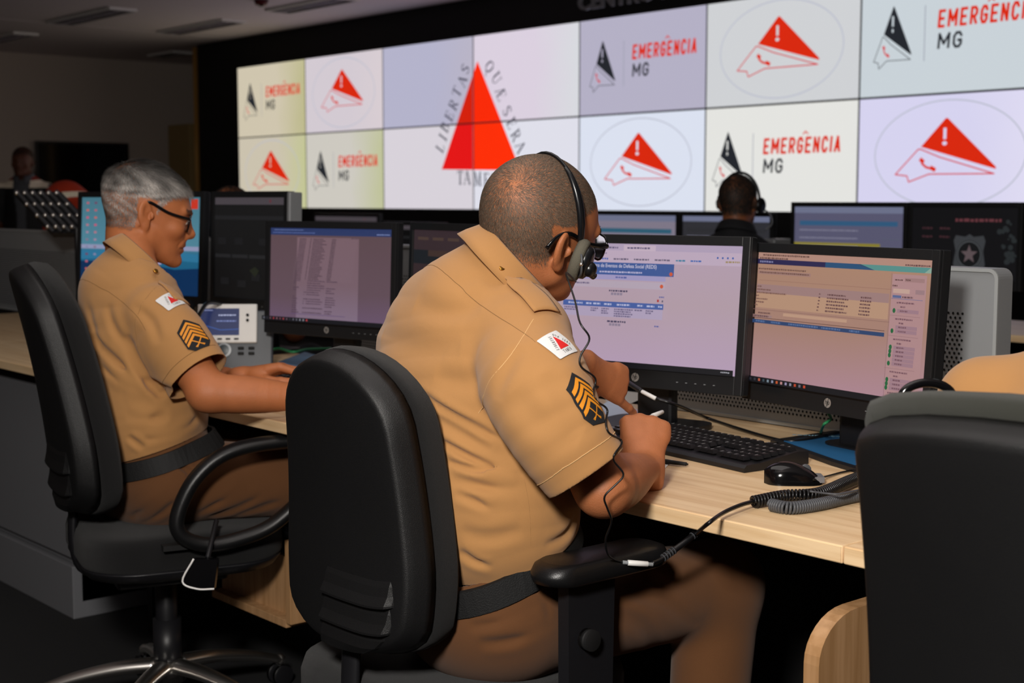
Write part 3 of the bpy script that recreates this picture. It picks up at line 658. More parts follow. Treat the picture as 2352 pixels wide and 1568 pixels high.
m3 = monitor(-1.678, 2.285, 1.007, rad(-10), rad(3.7), .477, .268, draw_orange, 'monitor with a pink and orange tinted window, right of the white one', egrad('dispatch_page', [(0, '#b48c9b'), (.45, '#a98375'), (1, '#b0886f')], 2, .268, .88, .5), foot=(.16, .1), es=.85)  # orange to pink viewing-angle tint of the panel painted into the page colours
m4 = monitor(-3.392, 2.249, 1.034, rad(12), rad(2.5), .477, .268, draw_doc, 'monitor with a dim purple document page, behind the two officers', egrad('doc_bg', [(0, '#67526b'), (.3, '#5e4a54'), (1, '#59454a')], 2, .268, 1, .4))  # dimming and purple shift with viewing angle painted into the gradient
m5 = monitor(-2.905, 2.315, 1.034, rad(-10), rad(2.5), .477, .268, draw_brown, 'monitor with a dark brown picture half hidden behind the near officer', egrad('brown_bg', [(0, '#2a1f1e'), (1, '#33262b')], 2, .268))
m6 = monitor(-4.637, 2.283, 1.09, rad(16), rad(3.7), .597, .336, draw_desktop, 'large monitor with a blue desktop and icons behind the officer with glasses', egrad('desktop_bg', [(0, '#0f4a73'), (.4, '#20607f'), (.5, '#4d8093'), (1, '#43707f')], 2, .336), bot=.035)
p7 = at(570, 570, d=4.65)
m7 = monitor(p7[0], p7[1], p7[2], rad(6), rad(2), .375, .33, draw_dark, 'nearly black monitor with a silver side beside the desk telephone', egrad('dark_bg', [(0, '#0d0d0e'), (1, '#131314')], 2, .33), logo=False, silver=True)
# monitors of the row behind
def back_monitor(u0, u1, v0, y, w, h, draw, bg, label, yaw=0, zb=DZ):
    c = at((u0 + u1) / 2, v0, y=y); x0 = at(u0, v0, y=y)[0]; x1 = at(u1, v0, y=y)[0]; W_ = x1 - x0 - .036; H_ = W_ * .6
    return monitor((x0 + x1) / 2, y, c[2] - .022 - H_ / 2, yaw, 0, W_, H_, draw, label, bg, group='monitors of the second row', logo=False, small=True)
back_monitor(1818, 2085, 463, 4.98, .5, .3, draw_rows('#2f5678', '#857a2a'), '#55546c', 'far monitor with grey page and yellow line, above the orange monitor')
back_monitor(2088, 2350, 463, 4.98, .5, .3, draw_badge, '#0c0c0f', 'far monitor with a dark picture of a metal badge at the right edge')
back_monitor(1345, 1559, 484, 5.2, .5, .3, draw_rows('#2d5a70', '#2d6a80'), '#7d7686', 'far monitor with teal bands right of the headset')
back_monitor(1562, 1776, 486, 5.2, .5, .3, draw_rows('#2c2c30', '#333338'), '#2e2e33', 'far dark grey monitor in front of the dark haired operator')
back_monitor(720, 870, 489, 4.98, .5, .3, draw_dark, '#0a0a0b', 'far black monitor showing its top below the screens')
back_monitor(876, 1022, 509, 4.98, .5, .3, draw_dark, '#0a0a0b', 'far monitor with a light top edge below the big triangle')
p = at(1778, 560, y=5.05); e = empty('speaker_box', (p[0], p[1], DZ), 'small grey box between the dark haired operator and the far monitors', 'speaker')
MB().box((0, 0, .14), (.1, .12, .3 + (p[2] - .98)), m_silver, bev=.008).build('cabinet', e); MB().cyl((0, -.061, .2), (0, -.066, .2), .035, m_dark).build('cone', e)
# ------------------------------------------------------------ office chairs
def pillow(outline, prof, cx=0, cz=0, shape=None):
    """nested copies of a closed outline (x, z) at depths y, closed at both ends: (verts, faces)"""
    n = len(outline); vs = []; fs = []
    for sc, y in prof:
        for x, z in outline:
            X = cx + (x - cx) * sc; Z = cz + (z - cz) * sc; vs.append((X, y, Z))
    for k in range(len(prof) - 1):
        for i in range(n): j = (i + 1) % n; fs.append((k * n + i, k * n + j, (k + 1) * n + j, (k + 1) * n + i))
    vs.append((cx, prof[0][1], cz)); vs.append((cx, prof[-1][1], cz)); a = len(vs) - 2
    for i in range(n): j = (i + 1) % n; fs.append((a, j, i)); b_ = (len(prof) - 1) * n; fs.append((a + 1, b_ + i, b_ + j))
    if shape: vs = [shape(v_) for v_ in vs]
    return vs, fs
def half_out(H, hw):
    """closed outline from half widths hw(t), t in 0..1 over height H"""
    N = 26; ts = [.5 - .5 * math.cos(PI * i / N) for i in range(N + 1)]
    R_ = [(hw(t), t * H) for t in ts]; return R_ + [(-x, z) for x, z in reversed(R_[1:-1])]
def backhw(wb, wm, wt, rb=.16, rt=.2):
    def f(t):
        w = wm + (wt - wm) * max(0, (t - .3) / .7) ** 1.1 if t > .3 else wb + (wm - wb) * math.sin(t / .3 * PI / 2)
        if t < rb: w *= (1 - (1 - t / rb) ** 2.6) ** .5
        if t > 1 - rt: w *= max(0, 1 - ((t - 1 + rt) / rt) ** 2.3) ** .5
        return max(w, .0005)
    return f
def chair(loc, yaw, label, back_z=(.505, 1.0), wm=.185, wb=.17, wt=.142, loop=False, base_m=None, seat_z=.47, tilt=7, cush=m_fabric, louvres=True, rb=.16, rt=.2, arms=True, wide=1.0, shell=None, thick=.05, cs=0):
    e = empty('office_chair', (loc[0], loc[1], 0), label, 'chair', 'office chairs at the front desks', rz=yaw)
    shell = shell or m_shell; base_m = base_m or m_black
    z0, z1 = back_z; H = z1 - z0; tl = math.tan(rad(tilt)); yb = -.215
    def bend(v_):
        x, y, z = v_; t = z / H
        return (x, y + yb + x * x * .55 - tl * z + .03 * math.sin(t * PI * .9) * .6, z0 + z)
    out = half_out(H, backhw(wb, wm, wt, rb, rt)); cz = H * .48
    V, F = pillow(out, [(.03, -.031), (.18, -.031), (.35, -.031), (.6, -.031), (.8, -.0305), (.895, -.030), (.925, -.0285), (.945, -.025), (.965, -.014), (.985, .002), (1, .018)], 0, cz, bend)
    b = MB(); b.add(V, F, shell, True); sh = b.build('backrest', e)
    V, F = pillow(out, [(.97, .016), (1.005 + cs * .6, .02), (1.015 + cs, .034), (1.0 + cs, .02 + thick * .8), (.96 + cs, .02 + thick), (.8, .028 + thick), (.4, .03 + thick), (0, .03 + thick)], 0, cz, lambda v_: (lambda q: (q[0], q[1], q[2] + cs * .3))(bend(v_)))
    b = MB(); b.add(V, F, cush, True); b.build('back_cushion', e)
    if louvres:                                       # three stepped ribs pressed into the lower shell
        hwf = backhw(wb, wm, wt, rb, rt); PR = [(0, -.031), (.6, -.031), (.8, -.0305), (.895, -.030), (.925, -.0285), (.945, -.025), (.965, -.014), (.985, .002), (1, .018)]
        def ysh(x, z):
            lo, hi = .01, 1.2
            for _ in range(22):
                m_ = (lo + hi) / 2; t = (cz + (z - cz) / m_) / H
                if 0 < t < 1 and abs(x) / m_ < hwf(t): hi = m_
                else: lo = m_
            return float(np.interp(hi, [q[0] for q in PR], [q[1] for q in PR]))
        b = MB()
        for k in range(3):
            zt_ = H * (.285 - .090 * k); zb2 = zt_ - H * .088; N = 26; vs = []
            for z, dd_ in ((zt_, -.001), (zt_ - .010, .0022), (zt_ - .025, .005), (zb2 + .004, .0115), (zb2 + .0005, .0115), (zb2, -.002)):
                xl = -.028 - .10 * (H * .285 - z) ; xr = hwf(max(.02, z / H)) * .84
                for i in range(N + 1):
                    x = xl + (xr - xl) * i / N; zz = z + .006 * (x - xl) / .3 * (1 - (x - xl) / .3) * -1 + .05 * max(0, (i / N - .6)) ** 2
                    fade = min(1, (N - i) / 1.6, (i + .1) / 1.1); vs.append(bend((x, ysh(x, zz) + .012 * (1 - fade) - (dd_ + .0006) * fade, zz)))
            fs = [(r_ * (N + 1) + i, r_ * (N + 1) + i + 1, (r_ + 1) * (N + 1) + i + 1, (r_ + 1) * (N + 1) + i) for r_ in range(5) for i in range(N)]
            b.add(vs, fs, shell, False)
        b.build('rib_panel', sh)
    so = [(x, y) for x, y in rrect(.48 * wide, .47, .13, 8)]
    V, F = pillow(so, [(0, .0), (.9, .0), (.97, .006), (1, .02), (1.0, .06), (.975, .08), (.9, .092), (.6, .096), (0, .092)])
    V = [(x, z + .02, y + seat_z - .09) for x, y, z in V]
    MB().add(V, F, cush, True).build('seat', e)
    V, F = pillow(so, [(0, -.03), (.7, -.03), (.93, -.014), (.985, .004), (.985, .012)]); V = [(x, z + .02, y + seat_z - .09) for x, y, z in V]
    MB().add(V, F, m_black, True).build('seat_pan', e)
    b = MB(); b.tube(cr_spline([(0, -.02, seat_z - .12), (0, -.17, seat_z - .125), (0, -.212, seat_z - .06), (0, -.208, z0 + .06)], 5), .022, m_black, 12, flat=.5); b.box((0, .0, seat_z - .125), (.2, .26, .05), m_black, bev=.01)
    b.build('back_support', e)
    b = MB(); b.cyl((0, 0, .1), (0, 0, seat_z - .12), .026, m_black, 20); b.cyl((0, 0, .1), (0, 0, .24), .034, m_black, 20); b.build('gas_column', e)
    for k in range(5):
        a = k * 2 * PI / 5 + (.33 if not loop else .62); dx, dy = math.cos(a), math.sin(a); L = .32
        P = cr_spline([(dx * .02, dy * .02, .125), (dx * .12, dy * .12, .118), (dx * .23, dy * .23, .096), (dx * L, dy * L, .066)], 5)
        b = MB(); b.tube(P, [.026 - .011 * i / (len(P) - 1) for i in range(len(P))], base_m, 12, flat=.75); b.sph((dx * L, dy * L, .066), .016, base_m, n=12); b.build('base_arm', e)
        cst = MB(); sx, sy = -dy, dx
        for q in (-1, 1): c = np.array((dx * L + sx * q * .014, dy * L + sy * q * .014, .026)); cst.cyl(c - np.array((sx, sy, 0)) * .009, c + np.array((sx, sy, 0)) * .009, .026, m_black, 16)
        cst.cyl((dx * L, dy * L, .03), (dx * L, dy * L, .062), .008, m_black, 8); cst.build('caster', e)
    b = MB(); b.cyl((0, 0, .085), (0, 0, .14), .042, base_m, 24, r2=.036); b.build('base_hub', e)
    if arms:
        for sx in (-1, 1):
            if loop:
                xo = sx * .275
                P = [(xo, .27, .745), (xo, .12, .752), (xo, -.0, .735), (xo, -.075, .68), (xo, -.115, .60), (xo, -.105, .555), (xo, -.05, .53), (xo, .02, .535), (xo, .1, .56), (xo, .19, .63), (xo, .27, .70)]
                dzz = seat_z - .525; P = [(x, y + .09, z + dzz - .022) for x, y, z in P]
                b = MB(); b.tube(cr_spline(P + [P[0]], 6)[:-1], .021, m_soft, 14, closed=True, flat=.8); ar = b.build('armrest', e)
                MB().box((sx * .2, -.02, seat_z - .02), (.13, .07, .012), m_dark).build('arm_bracket', ar)
            else:
                ax = sx * .287
                po = rrect(.085, .27, .04, 8)
                V, F = pillow(po, [(0, 0), (.85, 0), (.97, .004), (1, .013), (1, .02), (.95, .031), (.85, .036), (0, .037)]); V = [(x + ax, z + .075, y + .655) for x, y, z in V]
                ar = MB().add(V, F, m_soft, True).build('armrest', e)
                b = MB(); b.prism([(-.052, 0), (.05, 0), (.045, -.26), (.02, -.31), (-.035, -.31), (-.05, -.26)], (ax - .012, .045, .655), (0, 1, 0), (0, 0, 1), (.024, 0, 0), m_black); b.box((sx * .17, .015, .375), (.2, .06, .016), m_black); b.build('arm_post', ar)
                b = MB(); b.cyl((ax + .012, .03, .56), (ax + .03, .03, .56), .017, m_dark, 16); b.build('knob', ar)
    return e
CH1 = (-1.880, 1.493)
ch1 = chair(CH1, 0.0, 'black office chair of the near officer, its ribbed shell back facing the camera', back_z=(.522, 1.014), wm=.180, wb=.164, wt=.142, tilt=3.5, rt=.23, rb=.15)
m_chb = m_chrome
ch2 = chair((-3.098, 1.575), rad(-16), 'black office chair with loop armrests and chrome base under the officer with glasses', back_z=(.525, 1.105), loop=True, base_m=m_chb, seat_z=.495, tilt=10, wm=.225, wb=.205, wt=.160, rt=.22, louvres=True)
ch3 = chair((-.725, 1.62), rad(0), 'black office chair at the right edge with a grey woven cushion top', back_z=(.48, 1.022), wm=.255, wb=.16, wt=.25, rt=.08, cush=m_fabric3, louvres=False, tilt=8, thick=.075, loop=True, seat_z=.47, cs=.035)
# ------------------------------------------------------------ things on the desks
T = DZ + .0005
def kb(loc, yaw, label, num=True, L=.455):
    e = empty('keyboard', (loc[0], loc[1], T), label, 'keyboard', 'black desk keyboards', rz=yaw); D = .165
    b = MB(); pr = [(-D / 2, 0), (D / 2, 0), (D / 2, .024), (D / 2 - .03, .026), (-D / 2 + .04, .014), (-D / 2 + .006, .013), (-D / 2, .008)]
    b.prism(pr, (-L / 2, 0, 0), (0, 1, 0), (0, 0, 1), (L, 0, 0), m_black); b.build('case', e)
    km = mat('keycap', '#151517', .35); lm = mat('key_legend', '#f2f2f2', .5)
    caps = MB(); leg = MB()
    rows = [-.052, -.033, -.014, .005, .024, .052]
    for r_, y in enumerate(rows):
        xs_ = []
        x = -L / 2 + .012
        w0 = [.019] * 15
        if r_ == 0: w0 = [.024, .021, .024, .11, .024, .021, .021, .024]
        tot = sum(w0); 
        for w_ in w0: xs_.append((x + w_ / 2, w_)); x += w_
        x += .008
        for q in range(3):
            if not (r_ == 2) and not (r_ == 1 and q != 1): xs_.append((x + .0095 + q * .019, .019))
        x += .065
        for q in range(4): xs_.append((x + .0095 + q * .019, .019))
        zz = .016 + (y + .06) * .085
        for xx, w_ in xs_:
            if xx + w_ / 2 > L / 2 - .006: continue
            bx = .0015; t = .007; w2 = w_ / 2 - .0008; h2 = .0088
            vs = [(xx - w2, y - h2, zz), (xx + w2, y - h2, zz), (xx + w2, y + h2, zz), (xx - w2, y + h2, zz), (xx - w2 + .0025, y - h2 + .002, zz + t), (xx + w2 - .0025, y - h2 + .002, zz + t), (xx + w2 - .0025, y + h2 - .003, zz + t), (xx - w2 + .0025, y + h2 - .003, zz + t)]
            caps.add(vs, [(0, 1, 5, 4), (1, 2, 6, 5), (2, 3, 7, 6), (3, 0, 4, 7), (4, 5, 6, 7)], km)
            lw = rnd.uniform(.0008, .0012); lh = rnd.uniform(.0028, .0042); lx, lyy = xx - w2 + .0045, y + .001
            leg.add([(lx, lyy - lh, zz + t + .0002), (lx + lw, lyy - lh, zz + t + .0002), (lx + lw, lyy + lh, zz + t + .0002), (lx, lyy + lh, zz + t + .0002)], [(0, 1, 2, 3)], lm)
            if rnd.random() < .4: leg.add([(lx, lyy + lh - .001, zz + t + .0002), (lx + .0028, lyy + lh - .001, zz + t + .0002), (lx + .0028, lyy + lh, zz + t + .0002), (lx, lyy + lh, zz + t + .0002)], [(0, 1, 2, 3)], lm)
    k = caps.build('keycaps', e); tag(k, kind='stuff'); tag(leg.build('key_legends', k, raw=True), kind='stuff'); return e
kb((-1.885, 2.12), rad(-7), 'black keyboard on the beech desk right of the writing hand')
kb((-3.2, 2.0), rad(0), 'black keyboard under the hands of the officer with glasses')
# mouse with its lead
e = empty('computer_mouse', (-1.552, 2.005, T), 'glossy black computer mouse in front of the blue mouse pad', 'mouse', rz=rad(-42)); e.scale = (1, .94, 1)
V = []; F = []; NN = 18; MM = 10
for i in range(NN + 1):
    t = i / NN; y = -.056 + .112 * t; hw = .030 * (1 - abs(2 * t - 1) ** 3.2) ** .5 * (1 - .06 * math.sin(t * PI)); hh = .043 * math.sin(min(1, (t * .9 + .12)) * PI) ** .6 * (1 - .25 * t)
    for k in range(MM + 1): a = PI * k / MM; V.append((hw * math.cos(a) * (1 if True else 0), y, max(0, hh * math.sin(a) ** .8)))
for i in range(NN):
    for k in range(MM): q = i * (MM + 1) + k; F.append((q, q + 1, q + MM + 2, q + MM + 1))
MB().add(V, F, m_blk_gloss, True).build('body', e)
MB().cyl((-.004, .022, .024), (.004, .022, .024), .010, m_cable_g, 14).build('scroll_wheel', e)
V2 = [(x * 1.02, y, z) for x, y, z in V if z < .02]
b = MB(); b.prism([(-.022, .035), (.022, .035), (.018, .054), (-.018, .054)], (0, 0, .004), (1, 0, 0), (0, 1, 0), (0, 0, .010), mat('mouse_nose_grey', '#77787c', .35)); b.build('nose', e)
def cable(name, pts, r, m, label, cat='cable', n=8, parent=None, sub=6):
    o = MB().tube(cr_spline(pts, sub), r, m, n).build(name, parent)
    if parent is None: tag(o, label, cat)
    return o
cable('mouse_cable', [at(1868, 1102, z=DZ + .012), at(1905, 1092, z=DZ + .004), at(1950, 1081, z=DZ + .003), at(2050, 1065, z=DZ + .003)], .0019, m_cable, 'thin black lead running right from the glossy mouse')
# mouse pad: a black tray with a blue picture
q = [at(1755, 1018, z=T), at(1960, 995, z=T), at(2140, 1020, z=T), at(2030, 1098, z=T), at(1900, 1078, z=T)]
A = at(1735, 1040, z=T); B_ = at(1770, 1000, z=T)
e = empty('mouse_pad', (-1.66, 2.37, T), 'black edged mouse pad with a blue picture beside the keyboard', 'mouse pad', rz=rad(-4))
P = [at(1800, 1022, z=T), at(1945, 1000, z=T), at(2100, 1040, z=T), at(1965, 1078, z=T), at(1915, 1063, z=T)]
Q = lambda p: ((p[0] + 1.66) * math.cos(rad(4)) - (p[1] - 2.37) * math.sin(rad(4)), (p[0] + 1.66) * math.sin(rad(4)) + (p[1] - 2.37) * math.cos(rad(4)))
P2 = [Q(p) for p in P]; cc = np.mean(P2, 0); out = [tuple(cc + (np.array(p) - cc) * 1.22) for p in P2]
MB().prism(out, (0, 0, 0), (1, 0, 0), (0, 1, 0), (0, 0, .008), m_black).build('tray', e)
MB().prism(P2, (0, 0, .008), (1, 0, 0), (0, 1, 0), (0, 0, .001), mat('pad_blue', '#1d5d8c', .6)).build('pad_surface', e)
b = MB(); p = Q(at(1875, 1013, z=T)); 
v, f = text_mesh('segurança', .02); k_ = .1 / v[:, 0].max()
b.add([(p[0] - .05 + x * k_ * .77 , p[1] + x * k_ * .5, .0096 + 0 * z) if False else (p[0] - .04 + (x * .77 - z * .64) * k_, p[1] - .03 + (x * .64 + z * .77) * k_, .0096) for x, z in v], f, mat('pad_print', '#8fc0d8', .6))
b.build('print', e, raw=True)
# coiled handset lead: dark coil folded back on a grey coil, then the straight lead up to the plug
def coil(p0, path, turns, R_, r, m):
    P = cr_spline(path, 12); P = [np.array(p) for p in P]; L = [0]
    for i in range(1, len(P)): L.append(L[-1] + np.linalg.norm(P[i] - P[i - 1]))
    out = []; N = int(turns * 12)
    for k in range(N + 1):
        s_ = L[-1] * k / N; i = min(len(P) - 2, max(0, int(np.searchsorted(L, s_)) - 1)); u = (s_ - L[i]) / max(1e-9, L[i + 1] - L[i]); c = P[i] + (P[i + 1] - P[i]) * u
        t = P[i + 1] - P[i]; t /= np.linalg.norm(t); a_ = np.cross(t, (0, 0, 1)); a_ /= np.linalg.norm(a_); b_ = np.cross(a_, t); ph = 2 * PI * turns * k / N
        out.append(c + R_ * (a_ * math.cos(ph) + b_ * math.sin(ph)))
    return MB().tube(out, r, m, 6)
zc = DZ + .0105
e = empty('coiled_cord', at(1830, 1130, z=DZ), 'black and grey coiled telephone cord folded on the desk below the mouse', 'cord'); O = np.array(e.location)
loc = lambda P: [p - O for p in P]
coil(None, loc([at(1729, 1153, z=zc), at(1800, 1139, z=zc + .004), at(1880, 1133, z=zc + .004), at(1960, 1101, z=zc + .004), at(2050, 1070, z=zc)]), 72, .0085, .0026, m_cable).build('dark_coil', e)
coil(None, loc([at(1770, 1159, z=zc), at(1815, 1166, z=zc), at(1880, 1158, z=zc), at(1960, 1140, z=zc), at(2060, 1125, z=zc)]), 64, .0085, .0026, m_cable_g).build('grey_coil', e)
MB().tube(cr_spline(loc([at(1860, 1128, z=zc + .02), at(1900, 1133, z=zc + .016), at(1930, 1134, z=zc + .016), at(1970, 1126, z=zc + .012)]), 5), .0035, m_cable_g, 8, flat=.5).build('flat_lead', e)
pl = at(1497, 1294, d=2.27)
pa = [at(1735, 1150, z=DZ + .012), at(1700, 1160, z=DZ + .014), at(1660, 1178, z=DZ + .012), at(1625, 1203, z=DZ + .008), at(1598, 1225, d=2.31), at(1560, 1255, d=2.30), at(1520, 1283, d=2.285), pl]
MB().tube(cr_spline(loc(pa), 6), .0034, m_cable, 10).build('straight_lead', e)
b = MB(); Pq = cr_spline(loc([at(1612, 1212, d=2.32), at(1570, 1247, d=2.305), at(1524, 1280, d=2.29)]), 8); b.tube(Pq, [.0042] + [.0052] * (len(Pq) - 2) + [.0042], m_cable, 12)
for k in list(range(0, 5)) + list(range(len(Pq) - 5, len(Pq))): 
    t = Pq[min(k + 1, len(Pq) - 1)] - Pq[min(k, len(Pq) - 2)]; t = t / np.linalg.norm(t); b.cyl(Pq[k] - t * .0015, Pq[k] + t * .0015, .0064, m_cable_g, 12)
b.build('strain_relief', e)
b = MB(); q0 = at(1430, 1291, d=2.25) - O; q1 = at(1499, 1296, d=2.265) - O; dd = (q1 - q0); b.cyl(q0, q1, .0032, m_silver, 12); b.cyl(q0 + dd * .17, q0 + dd * .83, .0046, m_white, 14); b.build('plug', e)
# pen and paper slip in front of the keyboard
def pen(p, q, label, body, capm):
    e = empty('ballpoint_pen', p, label, 'pen'); d = np.array(q) - p; L = np.linalg.norm(d); d = d / L
    MB().cyl((0, 0, 0), d * L * .58, .0038, body, 8).build('barrel', e); MB().cyl(d * L * .56, d * L * .97, .0048, capm, 12, r2=.0036).build('cap', e); MB().cyl(d * L * .97, d * L, .002, m_dark, 8).build('tip', e)
    return e
pen(at(1455, 1050, z=DZ + .006), at(1580, 1066, z=DZ + .006), 'clear ballpoint pen with black cap lying in front of the keyboard', mat('clear_pen', '#cfd0d4', .15, trans=.4), m_dark)
def sheet(pts, label, name='paper_slip', m=m_paper, h=.0008, cat='paper', z=T):
    P = [at(u, v_, z=z) for u, v_ in pts]; c = np.mean(P, 0); e = MB().prism([(p[0] - c[0], p[1] - c[1]) for p in P], (0, 0, 0), (1, 0, 0), (0, 1, 0), (0, 0, h), m).build(name); e.location = (c[0], c[1], z); return tag(e, label, cat)
sheet([(1440, 1062), (1545, 1056), (1500, 1108), (1430, 1104)], 'small white paper slip under the right forearm')
sheet([(1395, 893), (1475, 903), (1476, 915), (1430, 935), (1390, 930)], 'white paper beside the pointing hand', z=T)
sheet([(1340, 960), (1400, 925), (1490, 955), (1440, 990), (1345, 985)], 'dark glossy booklet under the pointing hand', 'booklet', m_blk_gloss, .006, 'booklet')
b = sheet([(1360, 988), (1440, 1000), (1475, 984), (1400, 968)], 'white notepad behind the clenched right hand', 'notepad', m_paper, .012, 'notepad', z=T)
# converter plug and lead below the white-page monitor
e = empty('display_cable', at(1490, 908, z=.80), 'black display cable with a white connector under the white-page monitor', 'cable'); O = np.array(e.location)
c0 = at(1475, 899, d=2.93) - O; c1 = at(1506, 915, d=2.90) - O
MB().cyl(c0, c1, .0042, m_white, 12).build('connector', e)
MB().tube(cr_spline([at(1445, 880, d=2.98) - O, at(1460, 890, d=2.95) - O, c0], 4), .0055, m_black, 10).build('boot', e)
MB().tube(cr_spline([c1, at(1560, 932, d=2.92) - O, at(1620, 958, z=DZ + .01) - O, at(1700, 985, z=DZ + .006) - O, at(1780, 1008, z=DZ + .006) - O, at(1830, 1012, z=DZ + .01) - O, at(1930, 992, z=DZ + .015) - O], 5), .0035, m_cable, 8).build('lead', e)
cable('keyboard_cable', [at(1715, 1022, z=DZ + .02), at(1770, 1020, z=DZ + .008), at(1830, 1008, z=DZ + .006), at(1900, 1000, z=DZ + .006), at(1990, 985, z=DZ + .006)], .0025, m_cable, 'black lead curving behind the keyboard to the mouse pad')
m_green = mat('green_lead', '#2f8a56', .5)
cable('network_cable', [at(610, 808, z=DZ + .02), at(640, 800, z=DZ + .03), at(672, 808, z=DZ + .03), at(705, 802, z=DZ + .03), at(760, 800, z=DZ + .02)], .004, m_green, 'green network cable on the desk below the purple monitor')
cable('network_cable', [at(1884, 996, z=DZ + .004), at(1892, 975, d=2.83), at(1908, 962, d=2.86), at(1900, 945, d=2.9)], .003, m_green, 'green network cable hanging below the orange monitor')
sheet([(640, 838), (700, 815), (740, 825), (700, 850)], 'blue and white folder between the hand and the chair top', 'folder', mat('folder_blue', '#5b7fa6', .5), .01, 'folder')
# desk telephone with tilted screen, facing the camera side
p = at(540, 846, z=DZ)
e = empty('desk_telephone', (p[0] - .02, p[1], T), 'grey desk telephone with white screen surround and blue display', 'telephone', rz=rad(52)); e.scale = (1.12, 1.12, 1.12)
Rt = Matrix.Rotation(rad(-13), 3, 'X').to_4x4(); 
def pt(o, z=.0): o.matrix_basis = Matrix.Translation((0, 0, z)) @ Rt; return o
m_tel = mat('telephone_grey', '#50545a', .45)
pt(MB().box((.005, .012, .075), (.205, .024, .16), m_tel, bev=.006).build('body', e))
b = MB(); b.box((-.012, -.004, .118), (.158, .014, .105), m_white, bev=.004); pt(b.build('screen_surround', e))
cv = Canvas(.0003); cv.rect(-.082, .086, .02, .158, egrad('tel_screen', [(0, '#1d2c5a'), (.6, '#26386e'), (1, '#202a52')], 2, .2)); cv.scrib(-.035, .14, .012, .004, '#a9b0d0'); cv.scrib(-.04, .124, .012, .004, '#6f7cb0'); cv.scrib(-.078, .153, -.05, .003, '#8890b8'); cv.line([(-.08, .115), (-.03, .1), (.018, .102)], .002, '#30549a')
o = pt(cv.build('display', e)); o.matrix_basis = o.matrix_basis @ Matrix.Translation((0, -.0118, 0))
for k in range(5): pt(MB().box((-.075 + .022 * k, -.0125, .076), (.012, .004, .004), m_dark).build('soft_key', e))
for k in range(2): pt(MB().cyl((.042, -.012, .14 - .014 * k), (.042, -.015, .14 - .014 * k), .004, m_dark, 10).build('side_key', e))
b = MB(); b.cyl((-.02, -.0, .047), (-.02, -.009, .047), .019, m_silver, 24); pt(b.build('navigation_ring', e)); pt(MB().cyl((-.02, -.004, .047), (-.02, -.012, .047), .014, mat('telephone_dark', '#26333a', .35), 20).build('navigation_key', e))
for i in range(3):
    for j in range(4): pt(MB().box((-.082 + .02 * i, -.003, .05 - .016 * j), (.013, .006, .009), m_dark, bev=.002).build('number_key', e)) if i < 2 or j > 1 else None
for i in range(2):
    for j in range(2): pt(MB().box((.024 + .028 * i, -.003, .052 - .014 * j), (.016, .006, .008), m_dark, bev=.002).build('function_key', e))
hp = MB(); hp.tube(cr_spline([(-.12, -.005, .0), (-.125, -.02, .06), (-.125, -.02, .12), (-.12, .0, .175)], 4), [.02, .018, .016, .015, .014, .014, .014, .014, .015, .016, .018, .02, .022], m_black, 12); pt(hp.build('handset', e))
MB().box((0, .06, .04), (.15, .08, .08), m_tel, bev=.01).build('foot', e)
cable('handset_cable', [at(450, 742, d=4.0), at(462, 715, d=4.05), at(480, 695, d=4.15), at(520, 700, d=4.3), at(600, 712, d=4.4)], .006, m_cable, 'thick black lead above the desk telephone')
# slotted metal rack on the panel at the left edge
c = at(105, 487, d=5.6)
e = empty('peg_rack', (c[0], c[1], 1.117), 'black sloping rack with rows of shiny pegs on the left desk screen', 'rack', rz=rad(30))
b = MB(); pg = MB(); Wd, Ln = .17, .27
ux = (at(140, 440, d=5.6) - at(30, 440, d=5.6)); uy = (at(30, 440, d=5.6) - at(118, 535, d=5.5)); o0 = at(118, 535, d=5.5)
e.rotation_euler = (0, 0, 0); e.location = at(118, 535, d=5.5); o0 = np.zeros(3)
nn = np.cross(ux, uy); nn /= np.linalg.norm(nn); nn = nn if nn @ FW < 0 else -nn
b.prism([(0, 0), (1, 0), (1, 1), (0, 1)], o0, ux, uy, -nn * .03, m_black); b.build('plate', e)
b = MB()
for k in range(6): b.cyl(o0 + ux * (k + .4) / 6 + uy * .02 + nn * .008, o0 + ux * (k + .4) / 6 + uy * .98 + nn * .008, .008, mat('slat_grey', '#55565a', .35, metal=.5), 8)
b.build('slats', e)
for k in range(6):
    for j in range(4): MB().sph(o0 + ux * (k + .15) / 6 + uy * (.1 + .27 * j) + nn * .016, .009, m_chrome, n=8).build('peg', e)
z_ = MB(); z_.cyl((.12, .05, .02), (.12, .05, -(e.location.z - DZ)), .01, m_black); z_.cyl((.12, .05, -(e.location.z - DZ) + .01), (.12, .05, -(e.location.z - DZ)), .07, m_black); z_.build('bracket', e)
# wooden side panels, pedestal and computer cradle under the desks
o = MB(); Lp = .6; pts = [(0, 0), (0, .58)] + [(.09 - .09 * math.cos(a), .58 + .07 * math.sin(a)) for a in [i * PI / 16 for i in range(1, 9)]] + [(Lp, .65), (Lp, 0)]
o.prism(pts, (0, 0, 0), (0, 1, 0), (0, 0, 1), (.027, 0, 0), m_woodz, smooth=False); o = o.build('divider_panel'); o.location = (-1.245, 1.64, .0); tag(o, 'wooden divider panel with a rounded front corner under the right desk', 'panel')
e = empty('pedestal_cabinet', (-4.45, 1.98, 0), 'dark grey pedestal cabinet under the desk behind the left chair', 'cabinet')
m_ped = mat('dark_grey_laminate', '#707175', .5)
MB().box((0, -.01, .36), (.9, .42, .62), m_ped).build('body', e)
MB().box((0, -.23, .43), (.88, .02, .50), m_ped, bev=.003, smooth=False).build('door', e)
MB().box((0, -.02, .08), (.9, .46, .16), m_ped, bev=.003, smooth=False).build('plinth', e)
q = at(662, 1440, d=3.42); zb0, zt0 = .235, .44
